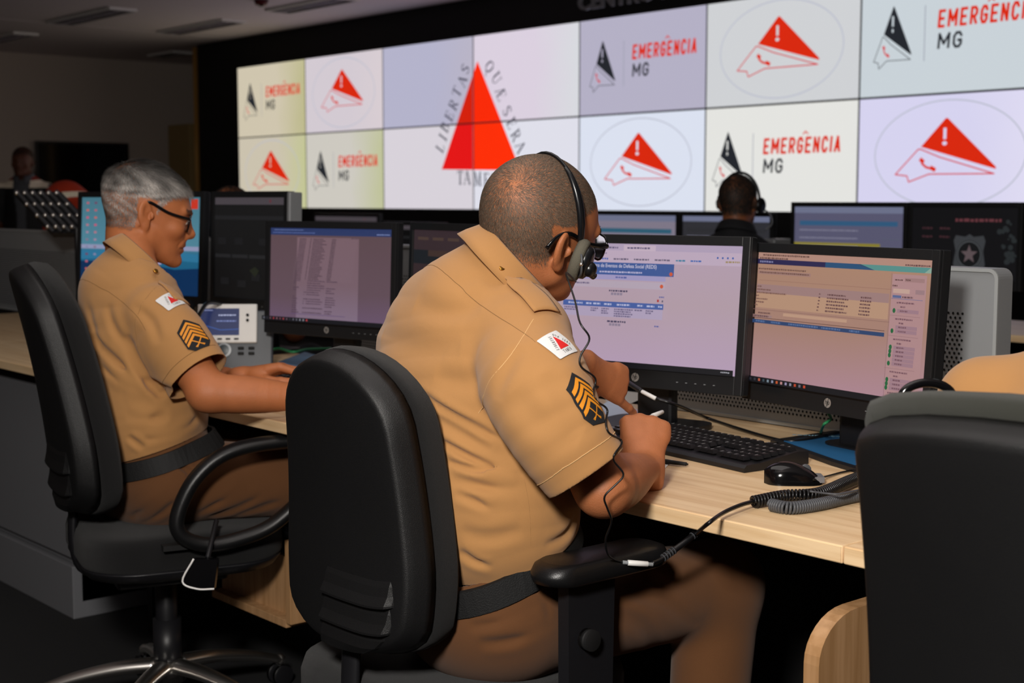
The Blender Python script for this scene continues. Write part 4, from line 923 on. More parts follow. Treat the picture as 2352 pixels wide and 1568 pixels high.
e = empty('computer_cradle', (q[0], q[1], zb0), 'wooden computer cradle hung beneath the desk between the chairs', 'cradle')
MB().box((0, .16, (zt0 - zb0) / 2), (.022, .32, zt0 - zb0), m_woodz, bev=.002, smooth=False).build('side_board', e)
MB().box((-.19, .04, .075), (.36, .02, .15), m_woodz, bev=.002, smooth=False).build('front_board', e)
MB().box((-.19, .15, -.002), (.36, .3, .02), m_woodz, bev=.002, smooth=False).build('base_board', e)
for x_, y_ in ((0, .05), (0, .28), (-.36, .05), (-.36, .28)): MB().box((x_, y_, (DZ - .027 - zb0) / 2), (.012, .03, DZ - .03 - zb0), m_dark).build('hanger', e)
e2 = empty('computer_tower', (q[0] - .10, q[1] + .205, zb0 + .009), 'black computer tower standing in the hung wooden cradle', 'computer')
MB().box((0, 0, .17), (.12, .27, .34), m_black, bev=.006, smooth=False).build('case', e2); MB().box((0, -.137, .25), (.1, .006, .12), m_blk_gloss).build('front_panel', e2); MB().cyl((0, -.136, .12), (0, -.142, .12), .009, m_silver, 12).build('power_button', e2)
# ------------------------------------------------------------ organic surfaces: distance field -> one continuous mesh
def A3(*p): return np.array(p if len(p) > 1 else p[0], float)
def nrm(v): v = np.array(v, float); return v / (np.linalg.norm(v) + 1e-12)
class Field:
    def __init__(s): s.ops = []
    def _a(s, f, c, r, k, mode, amp=0): s.ops.append((f, np.array(c, float), float(r), k, mode)); return s
    def cap(s, a, b, r1, r2=None, k=.01, mode='+'):
        a, b = A3(a), A3(b); r2 = r1 if r2 is None else r2; ba = b - a; L2 = ba @ ba + 1e-12
        def f(P):
            w = P - a; h = np.clip(w @ ba / L2, 0, 1); return np.linalg.norm(w - h[:, None] * ba, axis=1) - (r1 + (r2 - r1) * h)
        return s._a(f, (a + b) / 2, math.sqrt(L2) / 2 + max(r1, r2), k, mode)
    def chain(s, pts, rs, k=.01, mode='+'):
        for i in range(len(pts) - 1): s.cap(pts[i], pts[i + 1], rs[i], rs[i + 1], k, mode)
        return s
    def ell(s, c, r, R=None, k=.01, mode='+'):
        c = A3(c); r = np.array(r, float) * np.ones(3); R = np.eye(3) if R is None else np.array(R)
        def f(P):
            q = (P - c) @ R.T; k0 = np.linalg.norm(q / r, axis=1); k1 = np.linalg.norm(q / r ** 2, axis=1) + 1e-9; return k0 * (k0 - 1) / k1
        return s._a(f, c, r.max(), k, mode)
    def sweep(s, nodes, side, k=.02, mode='+', sub=3, grow=0, pw=2.0):
        """nodes: (centre, half width, half depth[, side]); elliptical section swept through them"""
        C = cr_spline([A3(*n[0]) for n in nodes], sub); RA = cr_spline([A3(n[1], n[2], 0) for n in nodes], sub)
        SD = cr_spline([nrm(n[3]) if len(n) > 3 else nrm(side) for n in nodes], sub)
        segs = []
        for i in range(len(C) - 1):
            a, b = C[i], C[i + 1]; ba = b - a; L = np.linalg.norm(ba); ax = ba / L; sd = SD[i] - ax * (SD[i] @ ax); sd = nrm(sd); fr = np.cross(ax, sd)
            segs.append((a, ba, L * L, ax, sd, fr, RA[i][:2] + grow, RA[i + 1][:2] + grow))
        mr = [max(q[6].max(), q[7].max()) for q in segs]; mn = [min(q[6].min(), q[7].min()) for q in segs]
        def f(P):
            D = np.full(len(P), 9.); use = segs
            if len(P) > 500:                       # only the segments that can matter for this block
                pc = (P[0] + P[-1]) / 2; pr = np.linalg.norm(P[0] - P[-1]) / 2; ds = []
                for a, ba, L2, *_ in segs:
                    w = pc - a; ds.append(np.linalg.norm(w - np.clip(w @ ba / L2, 0, 1) * ba))
                ub = min(d_ - m_ for d_, m_ in zip(ds, mn)) + 2 * pr + .02; use = [q for q, d_, m_ in zip(segs, ds, mr) if d_ - m_ <= max(ub, .02)]
            if len(P) > 500 and min(d_ - m_ for d_, m_ in zip(ds, mr)) > pr + .06: return D
            for a, ba, L2, ax, sd, fr, r0, r1 in use:
                w = P - a; h = np.clip(w @ ba / L2, 0, 1); w -= h[:, None] * ba; ra = r0[0] + (r1[0] - r0[0]) * h; rb = r0[1] + (r1[1] - r0[1]) * h
                m = np.minimum(ra, rb); u = (w @ sd) / ra; v = (w @ fr) / rb; t = (w @ ax) / m
                k0 = np.sqrt(u * u + v * v + t * t); u /= ra; v /= rb; t /= m; k1 = np.sqrt(u * u + v * v + t * t) + 1e-9
                D = np.minimum(D, k0 * (k0 - 1) / k1)
            return D
        C = np.array(C); c = C.mean(0); return s._a(f, c, np.linalg.norm(C - c, axis=1).max() + max(max(n[1], n[2]) for n in nodes) + grow, k, mode)
    def groove(s, pts, w, amp, sub=5):
        """a fold: presses a valley of width W along PTS (amp < 0 raises a ridge)"""
        C = np.array(cr_spline(pts, sub)) if len(pts) > 2 else np.array([A3(p) for p in pts])
        def f(P):
            D = np.full(len(P), 9.)
            for i in range(len(C) - 1):
                ba = C[i + 1] - C[i]; q = P - C[i]; h = np.clip(q @ ba / (ba @ ba), 0, 1); D = np.minimum(D, np.linalg.norm(q - h[:, None] * ba, axis=1))
            return D
        # fade towards the ends
        L = len(C)
        def g(P):
            if len(P) > 500:
                pc = (P[0] + P[-1]) / 2; pr = np.linalg.norm(P[0] - P[-1]) / 2
                if np.linalg.norm(C - pc, axis=1).min() > pr + 4 * w: return 0.0
            D = np.full(len(P), 9.); T_ = np.zeros(len(P))
            for i in range(L - 1):
                ba = C[i + 1] - C[i]; q = P - C[i]; h = np.clip(q @ ba / (ba @ ba), 0, 1); d = np.linalg.norm(q - h[:, None] * ba, axis=1)
                m = d < D; D = np.where(m, d, D); T_ = np.where(m, (i + h) / (L - 1), T_)
            e = np.sqrt(np.clip(np.sin(T_ * PI), 0, 1)); x = D / w
            return amp * e * (np.exp(-x * x) - .35 * np.exp(-(x - 1.7) ** 2))
        c = C.mean(0); return s._a(g, c, np.linalg.norm(C - c, axis=1).max() + 3 * w, 0, 'g')
    def ev(s, P, ops=None):
        D = np.full(len(P), 1.0)
        for f, c, r, k, mode in (s.ops if ops is None else ops):
            if mode == 'g': D = D + f(P); continue
            d = f(P)
            if mode == '+':
                if k: h = np.clip(.5 + .5 * (D - d) / k, 0, 1); D = D * (1 - h) + d * h - k * h * (1 - h)
                else: D = np.minimum(D, d)
            else:
                d = -d; 
                if k: h = np.clip(.5 - .5 * (D - d) / k, 0, 1); D = D * (1 - h) + d * h + k * h * (1 - h)
                else: D = np.maximum(D, d)
        return D
    def mesh(s, h=.003, n=16):
        """surface nets over the blocks that the surface passes through"""
        lo = np.min([c - r for f, c, r, k, m in s.ops if m == '+'], 0) - .03; hi = np.max([c + r for f, c, r, k, m in s.ops if m == '+'], 0) + .03
        B = h * n; nb = np.ceil((hi - lo) / B).astype(int) + 1; BR = B * .87
        g = np.stack(np.meshgrid(*[np.arange(n + 1)] * 3, indexing='ij'), -1).reshape(-1, 3)
        S1 = 100000; keys = []; vpos = []; quads = []
        cx = np.array([(x, y, z) for x in range(nb[0]) for y in range(nb[1]) for z in range(nb[2])]); cen = lo + (cx + .5) * B
        near = np.zeros(len(cx), bool)
        for f, c, r, k, m in s.ops:
            if m == '+': near |= np.linalg.norm(cen - c, axis=1) < r + BR + .02
        cx, cen = cx[near], cen[near]; d0 = s.ev(cen); keep = np.abs(d0) < BR * 1.9 + .015; cx, cen = cx[keep], cen[keep]
        E12 = [((0, 0, 0), (1, 0, 0)), ((0, 1, 0), (1, 1, 0)), ((0, 0, 1), (1, 0, 1)), ((0, 1, 1), (1, 1, 1)), ((0, 0, 0), (0, 1, 0)), ((1, 0, 0), (1, 1, 0)), ((0, 0, 1), (0, 1, 1)), ((1, 0, 1), (1, 1, 1)), ((0, 0, 0), (0, 0, 1)), ((1, 0, 0), (1, 0, 1)), ((0, 1, 0), (0, 1, 1)), ((1, 1, 0), (1, 1, 1))]
        key = lambda I: (I[:, 0] * S1 + I[:, 1]) * S1 + I[:, 2]
        for bi, cc in zip(cx, cen):
            ops = [o for o in s.ops if np.linalg.norm(o[1] - cc) < o[2] + BR + (.0 if o[4] == 'g' else .035)]
            if not ops: continue
            G = bi * n + g; P = lo + G * h; V = s.ev(P, ops).reshape(n + 1, n + 1, n + 1)
            if V.min() > 0 or V.max() < 0: continue
            I = V < 0
            cs = I[:-1, :-1, :-1].astype(int) + I[1:, :-1, :-1] + I[:-1, 1:, :-1] + I[:-1, :-1, 1:] + I[1:, 1:, :-1] + I[1:, :-1, 1:] + I[:-1, 1:, 1:] + I[1:, 1:, 1:]
            A = np.argwhere((cs > 0) & (cs < 8))
            if not len(A): continue
            acc = np.zeros((len(A), 3)); cnt = np.zeros(len(A))
            for e0, e1 in E12:
                a = V[tuple((A + e0).T)]; b = V[tuple((A + e1).T)]; m = (a < 0) != (b < 0); t = np.where(m, a / (a - b + 1e-12), 0)
                p = np.array(e0) + t[:, None] * (np.array(e1) - np.array(e0)); acc[m] += p[m]; cnt[m] += 1
            vpos.append(lo + (bi * n + A + acc / cnt[:, None]) * h); keys.append(key(bi * n + A))
            for ax in range(3):
                a = V[:n, :n, :n]; sl = [slice(0, n)] * 3; sl[ax] = slice(1, n + 1); b = V[tuple(sl)]
                Q = np.argwhere((a < 0) != (b < 0))
                if not len(Q): continue
                o1, o2 = [np.eye(3, dtype=int)[q] for q in ((ax + 1) % 3, (ax + 2) % 3)]; Gq = bi * n + Q; inn = a[tuple(Q.T)] < 0
                q4 = np.stack([key(Gq), key(Gq - o1), key(Gq - o1 - o2), key(Gq - o2)], 1); q4[~inn] = q4[~inn][:, ::-1]; quads.append(q4)
        K = np.concatenate(keys); V = np.concatenate(vpos); Q = np.concatenate(quads); K, ix = np.unique(K, return_index=True); V = V[ix]
        J = np.searchsorted(K, Q); J = np.clip(J, 0, len(K) - 1); ok = (K[J] == Q).all(1); return V, J[ok]
def mesh_from(name, V, Q, m, parent=None, smooth=0):
    me = bpy.data.meshes.new(name); me.vertices.add(len(V)); me.vertices.foreach_set('co', V.astype(np.float32).ravel())
    me.loops.add(len(Q) * 4); me.loops.foreach_set('vertex_index', Q.astype(np.int32).ravel()); me.polygons.add(len(Q))
    me.polygons.foreach_set('loop_start', np.arange(0, len(Q) * 4, 4, dtype=np.int32)); me.polygons.foreach_set('loop_total', np.full(len(Q), 4, np.int32))
    me.update(calc_edges=True); me.validate(); me.polygons.foreach_set('use_smooth', np.ones(len(me.polygons), bool)); me.materials.append(m)
    o = bpy.data.objects.new(name, me); COL.objects.link(o); o.parent = parent; return o
def relax(V, Q, it=2, lam=.5):
    E = np.concatenate([Q[:, [0, 1]], Q[:, [1, 2]], Q[:, [2, 3]], Q[:, [3, 0]]]); n = len(V)
    cnt = np.bincount(E[:, 0], minlength=n) + np.bincount(E[:, 1], minlength=n)
    for _ in range(it):
        S = np.zeros_like(V)
        for ax in range(3): S[:, ax] = np.bincount(E[:, 0], V[E[:, 1], ax], n) + np.bincount(E[:, 1], V[E[:, 0], ax], n)
        V = V + lam * (S / np.maximum(cnt, 1)[:, None] - V)
    return V
def cut_mesh(V, Q, planes):
    """drop faces beyond planes (point, normal, radius): only within radius of the point; rim vertices snap to the plane"""
    kill = np.zeros(len(V), bool)
    G = {}
    for i, pl in enumerate(planes):
        p, n_, r = pl[:3]; d = (V - p) @ n_; near = np.linalg.norm(V - p, axis=1) < r
        if len(pl) > 3: near &= pl[3].ev(V) > .006
        G[i] = near; kill |= (d > 0) & near
    keepf = ~kill[Q].all(1); Q = Q[keepf]
    used = np.zeros(len(V), bool); used[Q.ravel()] = True
    for i, pl in enumerate(planes):
        p, n_ = pl[:2]; d = (V - p) @ n_; m = used & (d > 0) & G[i]; V = V.copy(); V[m] -= d[m][:, None] * n_
    ix = np.cumsum(used) - 1; return V[used], ix[Q]
# frames
def frame(fwd, up):
    f = nrm(fwd); u = np.array(up, float); u = nrm(u - f * (u @ f)); r = np.cross(f, u); return np.array([r, f, u])   # rows: right, forward, up
def head_field(F, c, R, s=1.0, jaw=1.0, nose=1.0, fat=1.0):
    """adult head; local x right, y forward, z up, centre between the ears"""
    L = lambda x, y, z: c + s * (R[0] * x + R[1] * y + R[2] * z)
    def el(p, r, k=.012, mode='+', rot=None): F.ell(L(*p), np.array(r) * s, R if rot is None else rot @ R, k * s, mode)
    def cp(a, b, r1, r2=None, k=.01, mode='+'): F.cap(L(*a), L(*b), r1 * s, (r1 if r2 is None else r2) * s, k * s, mode)
    el((0, -.018, .036), (.077 * fat, .097, .084)); el((0, .018, .012), (.071 * fat, .084, .082), .02); el((0, .03, -.03), (.061 * fat, .062, .072), .02)
    cp((-.05 * fat, .008, -.052), (-.02, .068, -.094), .021 * jaw, .017, .018); cp((.05 * fat, .008, -.052), (.02, .068, -.094), .021 * jaw, .017, .018)
    el((0, .045, -.078), (.046 * jaw, .044, .032), .018); el((0, .05, -.05), (.043 * jaw, .046, .045), .018); el((0, .085, -.099), (.023, .0195, .018), .014)
    for q in (-1, 1):
        el((q * .041, .066, -.025), (.024, .022, .02), .018); cp((q * .012, .094, .020), (q * .045, .079, .022), .009, .008, .012)
        el((q * .032, .098, .002), (.017, .012, .011), .012, '-'); el((q * .031, .0815, .001), (.0145, .0135, .0125), .004)
    cp((0, .092, .012), (0, .109, -.026), .0085, .0105 * nose, .010); el((0, .110, -.029), (.0125 * nose, .013, .0115), k=.008)
    for q in (-1, 1): el((q * .0125 * nose, .101, -.034), (.008, .011, .008), k=.006); el((q * .0065, .106, -.0425), (.0035, .005, .003), k=.002, mode='-')
    el((0, .089, -.052), (.028, .013, .017), k=.014)
    for q in (-1, 1): cp((q * .021, .090, -.0615), (0, .0985, -.0588), .0045, .0055, .006); cp((q * .018, .0895, -.0705), (0, .0965, -.0715), .005, .0062, .006)
    for q in (-1, 1): cp((q * .025, .0905, -.0668), (0, .1045, -.0652), .0019, .0019, .003, '-'); F.groove([L(q * .017, .1, -.036), L(q * .03, .088, -.05), L(q * .034, .078, -.068)], .004 * s, .002 * s)
    for q in (-1, 1):
        a = math.radians(-q * 26); ca, sa = math.cos(a), math.sin(a); rot = np.array([[ca, -sa, 0], [sa, ca, 0], [0, 0, 1]]); t = math.radians(-12); r2 = np.array([[1, 0, 0], [0, math.cos(t), -math.sin(t)], [0, math.sin(t), math.cos(t)]])
        rr = r2 @ rot
        el((q * .083, -.015, -.004), (.0075, .019, .0315), .006, rot=rr); el((q * .079, -.007, -.03), (.008, .010, .012), .006, rot=rr)
        el((q * .0905, -.010, .002), (.0070, .0105, .019), .004, '-', rot=rr); el((q * .084, -.003, -.006), (.006, .006, .010), .003, '-')
        el((q * .081, .0035, -.006), (.005, .005, .008), .004)
    return L
def hand_field(F, wr, f, n_, sd, curls, thumb, s=1.0, spread=1.0, rw=.026):
    """WR wrist, F along the hand, N_ out of the palm, SD towards the thumb; CURLS 4 x (mcp, pip, dip) degrees, index first"""
    f = nrm(f); n_ = nrm(np.array(n_) - f * (np.array(n_) @ f)); sd0 = np.array(sd, float); sd = nrm(sd0 - f * (sd0 @ f) - n_ * (sd0 @ n_))
    L = lambda a, b, c=0: wr + s * (f * a + sd * b + n_ * c)
    F.sweep([(L(-.03, 0), rw * 1.0, rw * .8), (L(0, 0), rw * 1.02 * s, .0195 * s), (L(.03, .002), .033 * s, .018 * s), (L(.065, 0), .040 * s, .0155 * s), (L(.085, -.002), .038 * s, .0125 * s)], sd, k=.012)
    F.ell(L(.035, .022, .010), (.016 * s, .026 * s, .016 * s), np.array([sd, f, n_]), .014)
    ends = []
    bases = [(.088, .030), (.093, .010), (.089, -.011), (.079, -.030)]; lens = [(.043, .026, .021), (.048, .030, .022), (.044, .028, .022), (.034, .021, .019)]; rs = [.0093, .0094, .0089, .0079]
    for i in range(4):
        p = L(bases[i][0], bases[i][1]); a = 0; sp = math.radians((6, 1, -5, -11)[i]) * spread; fd = nrm(f * math.cos(sp) + sd * math.sin(sp)); r = rs[i] * s; F.cap(L(.06, bases[i][1] * .9), p, .011 * s, r * 1.14, .010)
        for j in range(3):
            a += math.radians(curls[i][j]); d = fd * math.cos(a) + n_ * math.sin(a); q = p + d * lens[i][j] * s; r2 = r * (.93 if j < 2 else .84); F.cap(p, q, r * (1.05 if j else 1.12), r2, .0035); p, r = q, r2
            if j == 2: ends.append((q, d, r2))
    p = L(.022, .024, .008); tr = .0125 * s
    for (a, b, c), ln in zip(thumb, (.046, .034, .027)):
        d = nrm(f * a + sd * b + n_ * c); q = p + d * ln * s; F.cap(p, q, tr * 1.05, tr * .92, .006); p = q; tr *= .9
    ends.append((p, d, tr)); return ends
def strands(name, pts, nor, dirs, lens, width, cols, m, parent, lift=.25, seg=2):
    """one mesh of thin tapered blades"""
    n = len(pts); side = np.cross(dirs, nor); side /= np.linalg.norm(side, axis=1)[:, None] + 1e-9; V = []
    for k in range(seg + 1):
        t = k / seg; c = pts + dirs * (lens * t)[:, None] + nor * (lens * t * lift * (1 - .45 * t))[:, None]; w = width * (1 - .75 * t)
        V.append(c - side * w); V.append(c + side * w)
    V = np.stack(V, 1).reshape(-1, 3); b = np.arange(n)[:, None] * (2 * (seg + 1)); Q = np.concatenate([b + np.array([2 * k, 2 * k + 1, 2 * k + 3, 2 * k + 2]) for k in range(seg)])
    o = mesh_from(name, V, Q, m, parent)
    ca = o.data.color_attributes.new('tint', 'FLOAT_COLOR', 'POINT'); cc = np.concatenate([np.repeat(cols, 2 * (seg + 1), 0), np.ones((n * 2 * (seg + 1), 1))], 1)
    if len(o.data.vertices) == len(cc): ca.data.foreach_set('color', cc.astype(np.float32).ravel())
    return o
def hair_mat(name, rough=.6):
    m = bpy.data.materials.new(name); m.use_nodes = True; nt = m.node_tree; a = nt.nodes.new('ShaderNodeVertexColor'); a.layer_name = 'tint'
    b = nt.nodes['Principled BSDF']; nt.links.new(a.outputs[0], b.inputs['Base Color']); b.inputs['Roughness'].default_value = rough; b.inputs['Specular IOR Level'].default_value = .3; return m
m_hair = hair_mat('hair')
def scatter(V, Q, c, R, mask, n, s=1.0):
    """random points on the faces whose centre passes MASK (head coordinates): points, normals, local coords"""
    a, b, d, e = (V[Q[:, i]] for i in range(4)); N = np.cross(d - a, e - b); ar = np.linalg.norm(N, axis=1) / 2; N /= (2 * ar + 1e-12)[:, None]; ctr = (a + b + d + e) / 4
    near = np.linalg.norm(ctr - c, axis=1) < .2 * s; loc = ((ctr - c) @ R.T) / s
    w = np.where(near, np.clip(mask(loc), 0, 1), 0) * ar; w /= w.sum(); ix = nr.choice(len(Q), n, p=w); u = nr.random((n, 1)); v = nr.random((n, 1))
    P = (a[ix] * (1 - u) + b[ix] * u) * (1 - v) + (e[ix] * (1 - u) + d[ix] * u) * v; return P, N[ix], ((P - c) @ R.T) / s
def smooth_normals(V, Q, it=1): pass
def drape(polys, o, ux, uy, d, bvh, off=.0012, grid=.004):
    """lays flat outlines [(points, material, layer)] on a surface: plane (o, ux, uy), cast along d"""
    b = MB(); o, ux, uy, d = (np.array(q, float) for q in (o, ux, uy, d))
    for pts, m, layer in polys:
        xs_ = [p[0] for p in pts]; ys_ = [p[1] for p in pts]; bm = bmesh.new(); vs = [bm.verts.new((x, y, 0)) for x, y in pts]; bm.faces.new(vs)
        g = grid
        for ax, lo, hi in ((0, min(xs_), max(xs_)), (1, min(ys_), max(ys_))):
            n_ = int((hi - lo) / g)
            for k in range(1, n_ + 1):
                co = [0, 0, 0]; no = [0, 0, 0]; co[ax] = lo + k * (hi - lo) / (n_ + 1); no[ax] = 1
                bmesh.ops.bisect_plane(bm, geom=bm.verts[:] + bm.edges[:] + bm.faces[:], plane_co=co, plane_no=no)
        for v in bm.verts:
            p = o + ux * v.co.x + uy * v.co.y; h = bvh.ray_cast(Vector(p), Vector(d))
            if h[0] is None: h = bvh.find_nearest(Vector(p))
            nn_ = h[1]; nn_ = nn_ if nn_.dot(Vector(d)) < 0 else -nn_
            v.co = h[0] + nn_ * (off + layer * .0006) - Vector(d) * .0004
        bmesh.ops.triangulate(bm, faces=bm.faces[:])
        b.bm(bm, m, True)
    return b
def bvh_of(V, Q): return BVHTree.FromPolygons([tuple(v) for v in V], [tuple(q) for q in Q])
def sstroke(a, b, w):
    a, b = A3(a[0], a[1]), A3(b[0], b[1]); d = b - a; d /= np.linalg.norm(d); q = np.array([-d[1], d[0]]) * w / 2; return [tuple(a - q), tuple(b - q), tuple(b + q), tuple(a + q)]
# ------------------------------------------------------------ people
Z3 = A3(0, 0, 1); FH = nrm(A3(FW[0], FW[1], 0))
def azf(deg, pitch=0): a = rad(deg); p = rad(pitch); h = FH * math.cos(a) + RT * math.sin(a); return h * math.cos(p) - Z3 * math.sin(p)
m_seam = mat('khaki_seam_thread', '#7d5a33', .8); m_stitch = mat('khaki_stitching', '#d9b27c', .8)
class AxG:
    def __init__(s, p, a, r): s.p, s.a, s.r = p, a, r
    def ev(s, V): w = V - s.p; w = w - (w @ s.a)[:, None] * s.a; return s.r - np.linalg.norm(w, axis=1)
def person(label, j, skin, shirtm, trm, folds=(), h=.0028, hs=.0032, beltm=None, sleeves=True, legs=True, tfolds=(), shoes=True, collar=True, seams=True):
    base = A3(j['pe'][0], j['pe'][1], 0)
    e = empty('person', base, label, 'person')
    F = Field(); sd = nrm(j['side'])
    # --- body: one surface
    R = frame(j['hf'], j['hu']); hc = A3(j['hc']); s = j.get('hs', 1)
    HL = head_field(F, hc, R, s, j.get('jaw', 1), j.get('nose', 1), j.get('fat', 1))
    nk = j.get('nkr', .058)
    F.sweep([(j['nb'] - Z3 * .03, nk * 1.05, nk * 1.0), (j['nb'] + Z3 * .01, nk * 1.0, nk * 1.0), (HL(0, -.03, -.055), nk * .97, nk), (HL(0, -.035, .0), nk * .9, nk * .95)], sd, k=.025)
    T_ = j['torso']
    F.sweep([(c, a, b) for c, a, b in T_], sd, k=.02, grow=-.014)
    for q in 'LR': F.cap(j['nb'] - nrm(j['neckdir'] if 'neckdir' in j else Z3) * .075, j['sh' + q] - Z3 * .01, .035, .045, .02); F.chain([j['sh' + q], j['el' + q]], [.055 * j.get('arm', 1), .043 * j.get('arm', 1)], .02)
    ends = {}
    for q in 'LR':
        el, wr = j['el' + q], j['wr' + q]; d = nrm(wr - el); am = j.get('arm', 1); up = nrm(np.cross(d, np.cross(Z3, d))) if abs(d[2]) < .95 else Z3
        F.sweep([(el - d * .012, .040 * am, .040 * am), (el + d * .05, .046 * am, .043 * am), (el + d * .12, .043 * am, .039 * am), (wr - d * .06, .033 * am, .028 * am), (wr, .0275 * am, .0215 * am)], np.cross(d, j['hand' + q]['n']), k=.015)
        H = j['hand' + q]; ends[q] = hand_field(F, wr + d * .012, H['f'], H['n'], H['s'], H['curl'], H['thumb'], H.get('sc', 1.0), H.get('spread', 1), .0275 * am)
    if legs:
        for q in 'LR': F.chain([j['hip' + q], j['kn' + q], j['an' + q]], [.075, .052, .04], .02); F.cap(j['an' + q], j['an' + q] + nrm(j['ft']) * .14 - Z3 * (j['an' + q][2] - .05), .038, .034, .01)
    V, Q = F.mesh(h); V = relax(V, Q, 1, .4); body = mesh_from('body', V - base, Q, skin, e)
    out = {'e': e, 'R': R, 'hc': hc, 's': s, 'HL': HL, 'V': V, 'Q': Q, 'base': base, 'ends': ends, 'body': body, 'bvh': bvh_of(V, Q)}
    # --- shirt
    S = Field(); S.sweep([(c, a, b) for c, a, b in T_], sd, k=.02); TF = Field(); TF.sweep([(c, a, b) for c, a, b in T_], sd, k=.02)
    ax = nrm(j['neckdir']) if 'neckdir' in j else nrm(hc - j['nb']); rn_ = j.get('colr', nk * 1.02)
    S.sweep([(j['nb'] - ax * .05, rn_ * 1.45, rn_ * 1.3), (j['nb'] - ax * .015, rn_ * 1.28, rn_ * 1.22), (j['nb'] + ax * .03, rn_ * 1.10, rn_ * 1.12)], sd, k=.03)
    for q in 'LR':
        sh, el = j['sh' + q], j['el' + q]; d = nrm(el - sh); L = np.linalg.norm(el - sh); sr = j.get('sleeve', .082)
        nodes = j.get('slv' + q) or [(sh, sr * .80, sr * .78), (sh + d * L * .3, sr, sr * .92), (sh + d * L * .6, sr * .98, sr * .84), (sh + d * L * (j.get('cuff', .82) + .06), sr * .93, sr * .76)]
        S.sweep(nodes, np.cross(d, j.get('sn' + q, FH)), k=.010 if q == 'R' else .035)
        S.cap(j['nb'] - ax * .035 + nrm(sh - j['nb']) * .03, sh - Z3 * .005, .040, sr * .72, .035)
        if 'pad' + q in j: S.ell(j['pad' + q], (.058, .055, .055), k=.05)
    for pts, w, a in folds: S.groove(pts, w, a)
    V, Q = S.mesh(hs); V = relax(V, Q, 1, .4)
    ax = nrm(j['neckdir']) if 'neckdir' in j else nrm(hc - j['nb']); pl = [(j['nb'] + ax * .022, ax, .16, AxG(j['nb'], ax, rn_ * 1.45)), (T_[0][0], -nrm(T_[1][0] - T_[0][0]), .4)]
    for q in 'LR': sh, el = j['sh' + q], j['el' + q]; d = nrm(el - sh + j.get('cuft' + q, 0)); pl.append((j.get('cut' + q, sh + (el - sh) * j.get('cuff', .82)), nrm(j['slv' + q][-1][0] - j['slv' + q][-2][0]) if 'slv' + q in j else d, .13, TF))
    V, Q = cut_mesh(V, Q, pl); shirt = mesh_from('shirt', V - base, Q, shirtm, e); md = shirt.modifiers.new('cloth', 'SOLIDIFY'); md.thickness = .0022; md.offset = -1
    out['shirt'] = shirt; out['sb'] = bvh_of(V, Q); out['pl'] = pl
    # --- trousers and belt
    if legs:
        Tr = Field(); c0, a0, b0 = T_[0]
        Tr.sweep([(c0 + Z3 * .03, a0 * .98, b0 * .96), (c0 - Z3 * .03, a0 * .99, b0 * .99), (c0 - Z3 * .07, a0 * 1.01, b0 * 1.04), (j['pe'], a0 * .98, b0 * 1.02)], sd, k=.03)
        for q in 'LR': Tr.chain([j['hip' + q], j['kn' + q], j['an' + q] + Z3 * .02], [.098, .078, .062], .035)
        for pts, w, a in tfolds: Tr.groove(pts, w, a)
        V2, Q2 = Tr.mesh(hs * 1.15); V2 = relax(V2, Q2, 2, .4); up = nrm(T_[1][0] - T_[0][0]); V2, Q2 = cut_mesh(V2, Q2, [(c0 + up * .004, up, .4)] + [(j['an' + q] + Z3 * .03, -Z3, .12) for q in 'LR'])
        tr = mesh_from('trousers', V2 - base, Q2, trm, e); md = tr.modifiers.new('cloth', 'SOLIDIFY'); md.thickness = .002; md.offset = -1; out['tr'] = tr; out['tb'] = bvh_of(V2, Q2)
        for q in 'LR':
            b = MB(); f_ = nrm(j['ft']); a_ = j['an' + q]; c = A3(a_[0], a_[1], 0) + f_ * .06
            Vs, Fs = pillow(rrect(.1, .285, .045, 8), [(0, 0), (.98, 0), (1, .01), (1, .03), (.96, .045), (.8, .06), (.3, .07), (0, .07)]); rr = rz(math.atan2(-f_[0], f_[1])); Vs = [tuple(rr @ Vector((x, z, y)) + Vector(c - base)) for x, y, z in Vs]
            b.add(Vs, Fs, m_dark, True); b.tube([a_ - base + Z3 * .06, c - base - f_ * .06 + Z3 * .04], [.05, .05], m_dark, 14); b.build('shoe', e)
        n = 72; Vb = []; Fb = []; up = nrm(T_[1][0] - T_[0][0]); cc = c0 - up * .011; fr = np.cross(up, sd); bd = .020
        def rim(a, z_):
            dr_ = nrm(sd * math.cos(a) * a0 + fr * math.sin(a) * b0); o_ = cc + up * z_; h_ = out['tb'].ray_cast(Vector(o_ + dr_ * .4), Vector(-dr_)); r_ = 1 / math.sqrt((dr_ @ sd / a0) ** 2 + (dr_ @ fr / b0) ** 2)
            return dr_, max(r_, (.4 - h_[3]) if h_[3] is not None and h_[3] < .4 else 0)
        RR = []
        for i in range(n):
            a = 2 * PI * i / n; dr_, ra_ = rim(a, -bd); _, rb_ = rim(a, bd * .3); RR.append((dr_, ra_, rb_))
        sm = lambda k_, i: sum(RR[(i + t) % n][k_] for t in (-2, -1, 0, 1, 2)) / 5
        for i in range(n):
            dr_ = RR[i][0]; ra_, rb_ = sm(1, i) + .002, max(sm(2, i), sm(1, i) - .012) + .002
            for rr__, dz in ((ra_ - .004, -bd), (ra_ + .003, -bd), (rb_ + .003, bd), (rb_ - .004, bd)): Vb.append(cc + dr_ * rr__ + up * dz - base)
        def ringp(a, dr=0, dz=0): i = int(round(a / (2 * PI) * n)) % n; return cc + RR[i][0] * (sm(1, i) * .5 + sm(2, i) * .5 + dr) + up * dz
        for i in range(n):
            for k in range(4): Fb.append((i * 4 + k, i * 4 + (k + 1) % 4, ((i + 1) % n) * 4 + (k + 1) % 4, ((i + 1) % n) * 4 + k))
